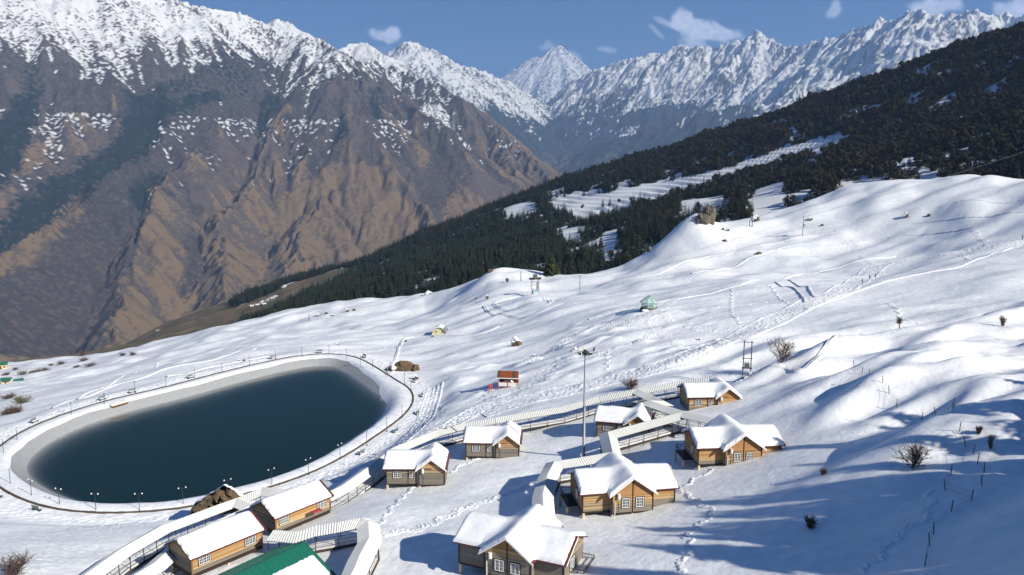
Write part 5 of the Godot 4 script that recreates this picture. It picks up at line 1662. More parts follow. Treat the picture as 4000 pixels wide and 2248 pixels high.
func make_rocks() -> void:
	var words := ["broad brown outcrop with snow wedges beside the reservoir path", "small brown boulder shaped like a boot near the brown outcrop", "dark red stone at the edge of the reservoir path"]
	words.append_array(["angular brown boulder alone on the slope between the red stall and the lift tower", "flat rock on the crest knoll behind the lift tower", "rocks with scrub on the crest above the dome hut",
		"low rock at the crest edge where the forest begins", "round rock with a snow top below the crest knoll", "small red-brown rock under the round snow-topped rock",
		"larger of two rocks side by side on the lower field edge", "smaller of two rocks side by side on the lower field edge",
		"low rock in the row of three at the lower field edge", "low rock in the row of three at the lower field edge", "low rock in the row of three at the lower field edge",
		"round snow-capped rock on the crest slope below the crag", "dark ledge rock beside the round snow-capped rock below the crag", "flat brown rock in the bright hollow below the crag",
		"small stone of a pair at the crag's foot", "small stone of a pair at the crag's foot", "snow-streaked rock standing behind the pair of thin posts", "long flat brown rock between the upper tracks",
		"dark rock throwing a shadow on the upper slope", "smaller dark rock on the upper slope under the skyline", "brown rock above the pole with the meter box", "small grey stone above the pole with the meter box",
		"brown rock on the slope above the reservoir's farther path", "small stone touching the brown rock above the reservoir's farther path", "flat sliver of rock between the reservoir and the lower field edge",
		"upright brown rock beside the track to the dome hut", "small dark rock below the trails of the glass pavilion", "small rock on the slope under the crest knoll", "low rock beside the dome hut", "dark rock between the dome hut and its snow bank",
		"low stone among the hummocks above the red stall", "low stone on the crest beside the round snow-capped rock"])
	for i in range(0, BOULDERS.size(), 4):
		var k := i / 4
		var w: float = BOULDERS[i + 2]
		var h: float = maxf(BOULDERS[i + 3], w * 0.3)
		var p := on_ground(BOULDERS[i], BOULDERS[i + 1])
		var big: bool = k == 0
		var o := thing("outcrop" if big else "boulder", words[k], "rock", p, 0.0, "" if k < 3 else "boulders in the snow field")
		part("stone", boulder_mesh(300 + k, Vector3(w, h * 2.0, w * 0.8), 0.34, 22 if big else 14), M.rock if k % 3 != 2 else M.grey_rock, o, Vector3(0, h * 0.1, 0))
		if big:
			part("stone", boulder_mesh(391, Vector3(w * 0.4, h * 1.5, w * 0.5), 0.4, 16), M.rock, o, Vector3(w * 0.42, h * 0.05, 0.6))
			part("stone", boulder_mesh(392, Vector3(w * 0.5, h * 1.1, w * 0.5), 0.4, 16), M.rock, o, Vector3(-w * 0.42, -h * 0.05, 0.4))
			part("snow_patch", boulder_mesh(393, Vector3(w * 0.28, h * 0.5, w * 0.4), 0.2, 12), M.roof_snow, o, Vector3(-w * 0.3, h * 0.35, w * 0.25))
		elif k % 2 == 1:
			rock_snow(o, 300 + k, Vector3(w * 0.97, h * 2.0, w * 0.78), 0.1)
	# the crag on the crest
	var p := on_ground(AT_BIGROCK[0], AT_BIGROCK[1])
	var o := thing("crag", "tall tan crag with a snow ramp on the crest of the field", "rock", p)
	part("stone", boulder_mesh(601, Vector3(9.0, 14.0, 8.0), 0.42, 26), M.grey_rock, o, Vector3(2.4, -0.6, 0.8))
	part("stone", boulder_mesh(602, Vector3(10.0, 9.0, 7.0), 0.42, 20), M.grey_rock, o, Vector3(-1.0, -2.0, 3.0))
	# the pointed rock between walkway and reservoir
	p = on_ground(AT_SHORE_ROCK[0], AT_SHORE_ROCK[1])
	o = thing("pointed_rock", "big pointed brown rock with a snow mantle between the walkway and the water", "rock", p)
	# a wedge: broken face towards the walkway, snow on its back
	var rough := noise(0.35, FastNoiseLite.TYPE_SIMPLEX_SMOOTH, 613, 4)
	var face := PackedVector3Array()
	var back := PackedVector3Array()
	var edge := [[-5.2, 0.0], [-4.4, 1.3], [-2.6, 2.5], [-0.6, 3.9], [0.7, 4.6], [1.6, 4.3], [3.0, 3.0], [4.3, 2.2], [5.0, 0.0]]
	var nu := 49
	for v in 13:
		for u in nu:
			var t := float(u) / (nu - 1) * (edge.size() - 1)
			var k := mini(int(t), edge.size() - 2)
			var x := lerpf(edge[k][0], edge[k + 1][0], t - k)
			var top := lerpf(edge[k][1], edge[k + 1][1], t - k) + 0.25 * rough.get_noise_1d(x * 3.0)
			var f := v / 12.0
			var y := lerpf(-1.5, top, f)
			face.append(Vector3(x + 0.2 * rough.get_noise_2d(x * 2.0, y * 2.0), y, 1.7 - 1.5 * f + 0.7 * rough.get_noise_2d(x * 1.5, y * 2.5)))
			var low := smoothstep(0.0, 1.0, f)
			back.append(Vector3(x * (1.0 + 0.25 * low), lerpf(top + 0.02 + 0.45 * sin(minf(f * 3.0, 1.0) * PI * 0.5), -1.0, low), 0.25 - 4.6 * f))
	part("stone", grid_mesh(face, nu, 13), M.rock, o)
	part("snow_mantle", grid_mesh(back, nu, 13), M.roof_snow, o)

func bare_bush(w: float, h: float, sd: int, tree := false) -> ArrayMesh:
	var rng := RandomNumberGenerator.new()
	rng.seed = sd
	var g := Geo.new()
	var stems := 1 if tree else 9
	for s in stems:
		var root := Vector3(rng.randf_range(-0.12, 0.12) * w, -0.3, rng.randf_range(-0.12, 0.12) * w)
		var lean := Vector3(rng.randf_range(-0.5, 0.5) * w, h * rng.randf_range(0.55, 0.8), rng.randf_range(-0.5, 0.5) * w) if not tree else Vector3(0.05, h * 0.4, 0)
		g.tube(root, lean, 0.05 if not tree else 0.12, 0.03 if not tree else 0.08, 4, false)
		for b in (34 if not tree else 170):
			var t := rng.randf_range(0.2, 1.0)
			var from := root.lerp(lean, t)
			if tree:
				from = lean * rng.randf_range(0.55, 1.1)
			var d := Vector3(rng.randf_range(-1, 1), rng.randf_range(-0.1, 1.2), rng.randf_range(-1, 1)).normalized()
			var l := rng.randf_range(0.15, 0.45) * (w if not tree else w * 0.75)
			var to := from + d * Vector3(1, 0.9, 1) * l
			g.tube(from, to, 0.022, 0.012, 3, false)
			for q in 2:
				var e := (d + Vector3(rng.randf_range(-0.7, 0.7), rng.randf_range(-0.2, 0.7), rng.randf_range(-0.7, 0.7))).normalized()
				g.tube(from.lerp(to, 0.6), from.lerp(to, 0.6) + e * l * 0.6, 0.015, 0.008, 3, false)
	return g.mesh()

func make_bushes() -> void:
	var words := ["wide leafless thicket beside the twin-pole transformer", "leafless round tree on the slope above the thicket", "tiny twiggy bush between the round tree and the piste", "thin twig tuft on a snow hump",
		"leafless bush by the broken wire fence", "tiny reddish shrub on a wind-shaped drift", "small reddish shrub on the shaded slope", "leafless bush behind the long walkway's roof",
		"bare bush at the snowy corner beyond the outer walkway", "small leafless bush on the crest near the lift tower", "small bush among the terraces beyond the reservoir", "dark dead stem leaning out of a drift", "thin dead stem beside the fence"]
	for i in range(0, BUSHES.size(), 4):
		var k := i / 4
		var o := thing("bare_bush", words[k], "bush", on_ground(BUSHES[i], BUSHES[i + 1]), k * 1.3)
		part("twigs", bare_bush(BUSHES[i + 2], BUSHES[i + 3], 700 + k, k == 1), M.twig, o)
	for i in range(0, SCRUB.size(), 2):
		var o := thing("scrub", "low brown scrub clump on the terraces beyond the reservoir", "bush", on_ground(SCRUB[i], SCRUB[i + 1]), i * 0.7, "scrub on the far terraces")
		part("twigs", bare_bush(3.0 + (i % 5) * 0.6, 0.8 + (i % 3) * 0.25, 760 + i % 6), M.twig if i % 14 else M.olive, o)

func plain_pole(k: int, label: String, x: float, z: float, h: float, arms: int) -> Node3D:
	var o := thing("utility_pole", label, "pole", on_ground(x, z), 0.2 * k, "poles on the ski field")
	var g := Geo.new()
	g.tube(Vector3(0, -0.8, 0), Vector3(0, h, 0), 0.2, 0.13, 8)
	part("shaft", g.mesh(), M.grey_metal if arms else M.grey_wood, o)
	for a in arms:
		stick(o, "crossarm", Vector3(-0.7, h - 0.3 - a * 0.8, 0), Vector3(0.7, h - 0.3 - a * 0.8, 0), 0.09, 0.09, M.dark_metal)
		for s in [-0.6, 0.6]:
			cuboid(o, "insulator", Vector3(s - 0.06, h - 0.25 - a * 0.8, -0.06), Vector3(s + 0.06, h - 0.02 - a * 0.8, 0.06), M.white_paint)
	return o

func make_poles() -> void:
	var words := ["grey pole with one crossarm standing near the lift tower", "grey pole with a meter box above the upper piste track", "plain brown post on the crest behind the lift tower", "thin post of a pair below the crest rocks", "thin post of a pair below the crest rocks", "thin lone post beyond the dome hut's slope"]
	for i in range(0, POLES.size(), 3):
		var k := i / 3
		var o := plain_pole(k, words[k], POLES[i], POLES[i + 1], POLES[i + 2], 1 if k < 2 else 0)
		if k == 1:
			cuboid(o, "meter_box", Vector3(0.2, 4.2, -0.3), Vector3(1.0, 5.3, 0.3), M.grey_metal)
	# twin-pole transformer
	var a := Vector2(FRAME_POLE[0], FRAME_POLE[1])
	var b := Vector2(FRAME_POLE[2], FRAME_POLE[3])
	var mid := (a + b) / 2
	var o := thing("transformer_frame", "twin brown poles carrying a grey transformer between them", "transformer", on_ground(mid.x, mid.y), atan2(-(b - a).y, (b - a).x))
	var half := a.distance_to(b) / 2
	for s in [-1.0, 1.0]:
		var g := Geo.new()
		g.tube(Vector3(s * half, -0.9, 0), Vector3(s * half * 0.93 + 0.04, 7.5, 0), 0.12, 0.1, 7)
		part("pole", g.mesh(), M.kerb, o)
	for y in [7.2, 3.9]:
		stick(o, "crossbar", Vector3(-half - 0.3, y, 0.14), Vector3(half + 0.3, y, 0.14), 0.1, 0.12, M.kerb)
	stick(o, "platform", Vector3(-half - 0.2, 1.9, 0), Vector3(half + 0.2, 1.9, 0), 0.7, 0.1, M.dark_metal)
	var t := cuboid(o, "transformer", Vector3(-0.5, 1.96, -0.32), Vector3(0.5, 2.95, 0.32), M.grey_metal, 0.08)
	for s in 5:
		cuboid(t, "cooling_fin", Vector3(-0.42 + s * 0.2, 2.05, 0.325), Vector3(-0.36 + s * 0.2, 2.8, 0.45), M.grey_metal, 0.01)
	for s in [-0.3, 0.0, 0.3]:
		var g := Geo.new()
		g.tube(Vector3(s, 2.95, 0), Vector3(s * 1.15, 3.35, 0), 0.05, 0.03, 6)
		part("bushing", g.mesh(), M.dark_metal, o)
	for s in 4:
		cuboid(o, "insulator", Vector3(-0.6 + s * 0.4 - 0.04, 3.96, 0.1), Vector3(-0.6 + s * 0.4 + 0.04, 4.2, 0.18), M.white_paint)
	cuboid(o, "meter_box", Vector3(half - 0.25, 0.7, 0.13), Vector3(half + 0.15, 1.3, 0.32), M.white_paint)
	# power line over the spur
	var l := thing("power_line", "pair of thin overhead wires sloping across in front of the dark forest", "wire", on_ground(POLES[3], POLES[4]))
	for s in [-0.6, 0.6]:
		for ends in [[Vector3(0, 8.6, s), Vector3(160, 58, -10 + s)], [Vector3(0, 8.6, s), Vector3(POLES[0] - POLES[3], ground(POLES[0], POLES[1]) + 7.1 - ground(POLES[3], POLES[4]), POLES[1] - POLES[4] + s)]]:
			var g := Geo.new()
			var p := []
			for i in 17:
				var f := i / 16.0
				p.append(ends[0].lerp(ends[1], f) - Vector3(0, 4.0 * f * (1.0 - f) * 2.2, 0))
			g.path(p, 0.03, 3)
			part("wire", g.mesh(), M.grey_metal, l)

func make_mast() -> void:
	var p := on_ground(AT_MAST[0], AT_MAST[1])
	var o := thing("floodlight_mast", "tall grey mast with a ring of floodlights above the cabins", "floodlight", p)
	var h := 18.0
	var g := Geo.new()
	g.tube(Vector3(0, -1.0, 0), Vector3(0, h * 0.5, 0), 0.26, 0.2, 12)
	g.tube(Vector3(0, h * 0.5, 0), Vector3(0, h, 0), 0.19, 0.12, 12)
	part("shaft", g.smooth(), M.grey_metal, o)
	var c := Geo.new()
	c.tube(Vector3(0, h * 0.5 - 0.12, 0), Vector3(0, h * 0.5 + 0.12, 0), 0.24, 0.24, 12)
	part("collar", c.mesh(), M.grey_metal, o)
	var r := Geo.new()
	for i in 16:
		var a0 := TAU * i / 16
		var a1 := TAU * (i + 1) / 16
		for y in [h - 0.2, h + 0.15]:
			r.tube(Vector3(cos(a0) * 0.75, y, sin(a0) * 0.75), Vector3(cos(a1) * 0.75, y, sin(a1) * 0.75), 0.05, 0.05, 5, false)
	part("ring", r.mesh(), M.dark_metal, o)
	cuboid(o, "hood", Vector3(-0.3, h - 0.3, -0.3), Vector3(0.3, h + 0.55, 0.3), M.dark_metal, 0.12)
	for i in 7:
		var a := TAU * i / 7 + 0.3
		var d := Vector3(cos(a), 0, sin(a))
		stick(o, "arm", d * 0.2 + Vector3(0, h, 0), d * 1.9 + Vector3(0, h + 0.15, 0), 0.08, 0.08, M.dark_metal)
		var side := Vector3(-d.z, 0, d.x)
		var f := Geo.new()
		var mid := d * 2.0 + Vector3(0, h + 0.4, 0)
		f.block(mid, side * 0.3, (Vector3.UP * 0.9 + d * 0.45).normalized() * 0.3, (d * 0.9 - Vector3.UP * 0.45).normalized() * 0.1, 0.03)
		var fl := part("floodlight", f.mesh(), M.cream_lamp, o)
		var e := Geo.new()
		e.block(mid + (d * 0.9 - Vector3.UP * 0.45).normalized() * 0.105, side * 0.25, (Vector3.UP * 0.9 + d * 0.45).normalized() * 0.25, (d * 0.9 - Vector3.UP * 0.45).normalized() * 0.012)
		part("lens", e.mesh(), M.glass_dark, fl)

func make_gazebo() -> void:
	var p := on_ground(AT_GAZEBO[0], AT_GAZEBO[1])
	var o := thing("glass_pavilion", "eight-sided green glass pavilion with a pointed roof on a stone base", "pavilion", p)
	var n := 8
	var base := Geo.new()
	base.tube(Vector3(0, -1.2, 0), Vector3(0, 0.75, 0), 2.9, 2.6, n)
	part("stone_base", base.mesh(), M.stone, o)
	for i in n:
		var a0 := TAU * (i + 0.5) / n
		var a1 := TAU * (i + 1.5) / n
		var d0 := Vector3(cos(a0), 0, sin(a0))
		var d1 := Vector3(cos(a1), 0, sin(a1))
		var y0 := Vector3(0, 0.75, 0)
		var y1 := Vector3(0, 2.6, 0)
		var tip := Vector3(0, 4.4, 0)
		stick(o, "post", d0 * 2.2 + y0, d0 * 2.2 + y1, 0.12, 0.12, M.green_frame)
		stick(o, "rafter", d0 * 2.95 + Vector3(0, 2.35, 0), tip, 0.1, 0.12, M.green_frame)
		stick(o, "purlin", d0 * 2.95 + Vector3(0, 2.35, 0), d1 * 2.95 + Vector3(0, 2.35, 0), 0.08, 0.08, M.green_frame)
		stick(o, "purlin", d0 * 1.5 + Vector3(0, 3.33, 0), d1 * 1.5 + Vector3(0, 3.33, 0), 0.06, 0.06, M.green_frame)
		stick(o, "rail", d0 * 2.2 + y0 * 2.1, d1 * 2.2 + y0 * 2.1, 0.07, 0.07, M.green_frame)
		var g := Geo.new()
		g.quad(d0 * 2.2 + y0, d1 * 2.2 + y0, d1 * 2.2 + y1, d0 * 2.2 + y1)
		part("wall_pane", g.mesh(), M.glass_green, o)
		var r := Geo.new()
		r.tri(d0 * 2.9 + Vector3(0, 2.42, 0), d1 * 2.9 + Vector3(0, 2.42, 0), tip + Vector3(0, 0.02, 0))
		part("roof_pane", r.mesh(), M.glass_green, o)
	var f := Geo.new()
	f.tube(Vector3(0, 4.35, 0), Vector3(0, 4.75, 0), 0.12, 0.02, 6)
	part("finial", f.mesh(), M.green_frame, o)
	part("snow_heap", boulder_mesh(645, Vector3(3.0, 1.1, 1.6), 0.15, 12), M.roof_snow, o, Vector3(-1.6, 0.2, 2.6))

func make_dome() -> void:
	var p := on_ground(AT_DOME[0], AT_DOME[1])
	var o := thing("dome_hut", "half-round tin hut with a pale yellow end wall and two small windows", "hut", p, deg_to_rad(-4))
	var r := 2.7
	var l := 4.5
	var n := 16
	var g := Geo.new()
	for i in n:
		var a0 := PI * i / n
		var a1 := PI * (i + 1) / n
		g.quad(Vector3(cos(a0) * r, sin(a0) * r * 1.05, 0.5), Vector3(cos(a1) * r, sin(a1) * r * 1.05, 0.5), Vector3(cos(a1) * r, sin(a1) * r * 1.05, -l), Vector3(cos(a0) * r, sin(a0) * r * 1.05, -l))
		g.quad(Vector3(cos(a0) * (r - 0.08), sin(a0) * (r - 0.08) * 1.05, 0.5), Vector3(cos(a1) * (r - 0.08), sin(a1) * (r - 0.08) * 1.05, 0.5), Vector3(cos(a1) * r, sin(a1) * r * 1.05, 0.5), Vector3(cos(a0) * r, sin(a0) * r * 1.05, 0.5))
	part("tin_shell", g.mesh(), M.grey_metal, o)
	var w := Geo.new()
	for i in n:
		var a0 := PI * i / n
		var a1 := PI * (i + 1) / n
		for z in [0.0, -l + 0.02]:
			w.tri(Vector3(0, -0.6, z), Vector3(cos(a0) * r * 0.97, sin(a0) * r, z), Vector3(cos(a1) * r * 0.97, sin(a1) * r, z))
	w.box(Vector3(-r, -0.8, -0.1), Vector3(r, 0.0, 0.004))
	part("end_wall", w.mesh(), M.yellow_wall, o)
	for s in [-1.15, 1.15]:
		cuboid(o, "window", Vector3(s - 0.22, 0.75, 0.0), Vector3(s + 0.22, 1.45, 0.06), M.glass_dark)
	var c := Geo.new()
	for i in range(5, 13):
		var a0 := PI * i / n
		var a1 := PI * (i + 1) / n
		var t0 := 0.3 * sin(PI * (i - 5) / 8.0)
		var t1 := 0.3 * sin(PI * (i - 4) / 8.0)
		c.quad(Vector3(cos(a0) * (r + t0), sin(a0) * (r * 1.05 + t0), 0.45), Vector3(cos(a1) * (r + t1), sin(a1) * (r * 1.05 + t1), 0.45), Vector3(cos(a1) * (r + t1), sin(a1) * (r * 1.05 + t1), -l), Vector3(cos(a0) * (r + t0), sin(a0) * (r * 1.05 + t0), -l))
		c.quad(Vector3(cos(a0) * r, sin(a0) * r * 1.05, 0.45), Vector3(cos(a1) * r, sin(a1) * r * 1.05, 0.45), Vector3(cos(a1) * (r + t1), sin(a1) * (r * 1.05 + t1), 0.45), Vector3(cos(a0) * (r + t0), sin(a0) * (r * 1.05 + t0), 0.45))
	part("snow_cap", c.mesh(), M.roof_snow, o)

func make_stall() -> void:
	var p := on_ground(AT_HUT[0], AT_HUT[1])
	var o := thing("red_stall", "open ticket stall with a rust-red roof and white snow inside, alone on the slope", "stall", p, deg_to_rad(-6))
	var w := 4.6
	for i in 7:
		var g := Geo.new()
		var a := -w / 2 - 0.3 + (w + 0.6) * i / 7
		var b := a + (w + 0.6) / 7 - 0.02
		g.slab(Vector3(a, 2.55, 0.9), Vector3(b, 2.55, 0.9), Vector3(b, 3.75, -1.2), Vector3(a, 3.75, -1.2), 0.05)
		part("roof_sheet", g.mesh(), M.rust if i % 5 != 0 else M.rust_dark, o)
		var k := Geo.new()
		k.slab(Vector3(a, 2.5, -3.1), Vector3(b, 2.5, -3.1), Vector3(b, 3.75, -1.2), Vector3(a, 3.75, -1.2), 0.05)
		part("roof_sheet", k.mesh(), M.rust_dark, o)
	stick(o, "fascia", Vector3(-w / 2 - 0.3, 2.47, 0.93), Vector3(w / 2 + 0.3, 2.47, 0.93), 0.05, 0.22, M.white_paint)
	for s in [-1.0, 1.0]:
		stick(o, "barge_board", Vector3(s * (w / 2 + 0.33), 2.5, 0.9), Vector3(s * (w / 2 + 0.33), 3.72, -1.2), 0.05, 0.2, M.white_paint)
		stick(o, "barge_board", Vector3(s * (w / 2 + 0.33), 2.45, -3.1), Vector3(s * (w / 2 + 0.33), 3.72, -1.2), 0.05, 0.2, M.white_paint)
	for q in [-w / 2, 0.0, w / 2]:
		stick(o, "post", Vector3(q, -0.8, 0.3), Vector3(q, 2.6, 0.3), 0.14, 0.14, M.red_paint)
		stick(o, "post", Vector3(q, -0.8, -2.6), Vector3(q, 2.6, -2.6), 0.14, 0.14, M.red_paint)
	for q in [[-w / 2, 0.0], [0.0, w / 2]]:
		cuboid(o, "counter_board", Vector3(q[0] + 0.1, 0.3, 0.2), Vector3(q[1] - 0.1, 1.25, 0.3), M.canvas)
	stick(o, "rail", Vector3(-w / 2, 1.35, 0.3), Vector3(w / 2, 1.35, 0.3), 0.1, 0.1, M.red_paint)
	stick(o, "rail", Vector3(-w / 2, 0.2, 0.35), Vector3(w / 2, 0.2, 0.35), 0.08, 0.08, M.red_paint)
	cuboid(o, "back_wall", Vector3(-w / 2, -0.3, -2.7), Vector3(w / 2, 2.5, -2.6), M.dark_wood)
	part("snow_heap", boulder_mesh(651, Vector3(4.2, 2.6, 2.2), 0.12, 12), M.roof_snow, o, Vector3(0, 0.6, -1.2))
	var s := thing("red_stand", "narrow red wooden stand leaning beside the rust-roofed stall", "stand", on_ground(AT_HUT[0] - 4.1, AT_HUT[1] + 0.6, -0.4), 0.4)
	for k in [-0.3, 0.3]:
		stick(s, "leg", Vector3(k - 0.4, -0.4, 0.5), Vector3(k, 2.3, 0), 0.14, 0.14, M.red_paint)
	stick(s, "foot", Vector3(-0.6, 0.1, 0.6), Vector3(1.2, 0.25, 0.7), 0.14, 0.14, M.red_paint)
	cuboid(s, "board", Vector3(-0.35, 0.9, 0.1), Vector3(0.35, 2.2, 0.18), M.red_paint)

func make_lift_tower() -> void:
	var p := on_ground(AT_TOWER[0], AT_TOWER[1])
	var o := thing("lift_tower", "steel lift tower with a dark box on top and pale blue cabin", "lift tower", p, deg_to_rad(12))
	var h := 7.0
	for sx in [-1.5, 1.5]:
		for sz in [-0.9, 0.9]:
			stick(o, "leg", Vector3(sx, -0.8, sz), Vector3(sx, h, sz), 0.16, 0.16, M.grey_metal)
	for y in [2.6, 4.4, 5.8]:
		for sz in [-0.9, 0.9]:
			stick(o, "brace", Vector3(-1.5, y, sz), Vector3(1.5, y, sz), 0.1, 0.1, M.grey_metal)
	stick(o, "brace", Vector3(-1.5, 2.6, 0.9), Vector3(1.5, 4.4, 0.9), 0.08, 0.08, M.grey_metal)
	cuboid(o, "stair_panel", Vector3(0.3, 2.4, 0.95), Vector3(1.4, 6.2, 1.05), M.grey_metal)
	cuboid(o, "platform", Vector3(-2.6, h, -1.2), Vector3(2.6, h + 0.2, 1.2), M.dark_wood)
	cuboid(o, "drive_box", Vector3(-0.7, h + 0.2, -0.8), Vector3(0.9, h + 2.1, 0.7), M.stone, 0.08)
	for s in [-2.1, -1.3, 1.5, 2.3]:
		var g := Geo.new()
		g.tube(Vector3(s, h + 0.5, -0.1), Vector3(s, h + 0.5, 0.15), 0.38, 0.38, 12)
		part("pulley", g.mesh(), M.dark_metal, o)
	cuboid(o, "control_cabin", Vector3(-1.5, -0.6, 1.1), Vector3(0.9, 2.3, 2.9), M.blue_tin, 0.04)
	cuboid(o, "cabin_window", Vector3(-1.1, 0.9, 2.9), Vector3(0.5, 1.6, 2.94), M.white_paint)
	cuboid(o, "cabin_roof", Vector3(-1.7, 2.3, 0.9), Vector3(1.2, 2.5, 3.1), M.blue_tin, 0.05)
	cuboid(o, "footing", Vector3(1.0, -0.8, 1.2), Vector3(1.9, 0.9, 2.0), M.stone)
	stick(o, "guy_wire", Vector3(-1.5, 5.5, 0), Vector3(-4.2, -0.4, 1.0), 0.04, 0.04, M.dark_metal)

func gable_house(called: String, label: String, cat: String, group: String, p: Vector3, turn: float, w: float, d: float, h: float, rise: float, wall: Material, roof: Material) -> void:
	var o := thing(called, label, cat, p, turn, group)
	var g := Geo.new()
	g.box(Vector3(-w / 2, -2.0, -d / 2), Vector3(w / 2, h, d / 2))
	for s in [-1.0, 1.0]:
		g.tri(Vector3(s * w / 2, h, -d / 2), Vector3(s * w / 2, h, d / 2), Vector3(s * w / 2, h + rise, 0))
	part("wall", g.mesh(), wall, o)
	for s in [-1.0, 1.0]:
		var r := Geo.new()
		r.slab(Vector3(-w / 2 - 0.4, h - 0.15, s * (d / 2 + 0.4)), Vector3(w / 2 + 0.4, h - 0.15, s * (d / 2 + 0.4)), Vector3(w / 2 + 0.4, h + rise + 0.08, 0), Vector3(-w / 2 - 0.4, h + rise + 0.08, 0), 0.12)
		part("roof_slope", r.mesh(), roof, o)
	for k in [-0.28, 0.28]:
		cuboid(o, "window", Vector3(k * w - 0.5, h * 0.35, d / 2), Vector3(k * w + 0.5, h * 0.75, d / 2 + 0.05), M.glass_dark)
	cuboid(o, "door", Vector3(-0.45, -0.2, d / 2), Vector3(0.45, h * 0.75, d / 2 + 0.06), M.dark_wood)

func make_far_houses() -> void:
	var p := LEFT_HOUSES
	gable_house("tin_hut", "low hut with a dark green roof and a pale gable, below the terraces", "hut", "green roofed huts", on_ground(p[0], p[1]), 0.3, 4.0, 3.2, 1.5, 1.0, M.cream, M.dark_green)
	gable_house("tin_hut", "small green roof almost buried in the snow beside the low hut", "hut", "green roofed huts", on_ground(p[2], p[3], -0.6), 0.9, 3.4, 2.8, 1.3, 0.9, M.cream, M.dark_green)
	gable_house("green_roofed_house", "pale house with a bright green roof at the end of the terrace walls", "house", "", on_ground(p[4], p[5]), 0.5, 7.0, 5.0, 3.2, 1.6, M.cream, M.dark_green)
	gable_house("lodge", "cream two-storey lodge with a light blue roof on the snowy brow", "house", "", on_ground(p[6], p[7]), 0.8, 10.0, 6.0, 4.2, 1.5, M.yellow_wall, M.blue_tin)
	for i in range(0, VILLAGE.size(), 2):
		gable_house("village_house", "tiny white-roofed village house on the brown terraces", "house", "village houses on the brown terraces", Vector3(VILLAGE[i], hillside(VILLAGE[i], VILLAGE[i + 1]), VILLAGE[i + 1]), 0.5 + 0.4 * i, 6.0, 4.5, 2.4, 1.3, M.canvas if i % 4 else M.stone, M.tin)

func make_fences() -> void:
	var words := ["short run of thin fence posts crossing the bright drift", "leaning fence posts with sagging wire in the tree shade", "fence posts running down beside a snow bank", "broken line of leaning fence posts beside the footprints"]
	for k in FENCES.size():
		var f: Array = FENCES[k]
		var base := on_ground(f[0], f[1])
		var o := thing("wire_fence", words[k], "fence", base, 0.0, "old wire fences on the slope")
		var tops := []
		for i in range(0, f.size(), 2):
			var q := on_ground(f[i], f[i + 1]) - base
			var lean := Vector3(sin(i * 2.3) * 0.25, 0, cos(i * 1.7) * 0.2)
			var g := Geo.new()
			g.tube(q - Vector3(0, 0.5, 0), q + Vector3(0, 1.25, 0) + lean, 0.05, 0.045, 6)
			part("post", g.mesh(), M.dark_metal, o)
			tops.append([q, lean])
		for i in tops.size() - 1:
			for hh in [0.45, 1.0]:
				var g := Geo.new()
				var pts := []
				for s in 7:
					var t := s / 6.0
					pts.append((tops[i][0] + tops[i][1] * hh + Vector3(0, hh, 0)).lerp(tops[i + 1][0] + tops[i + 1][1] * hh + Vector3(0, hh, 0), t) - Vector3(0, 0.5 * t * (1.0 - t), 0))
				g.path(pts, 0.012, 3)
				part("wire", g.mesh(), M.dark_metal, o)

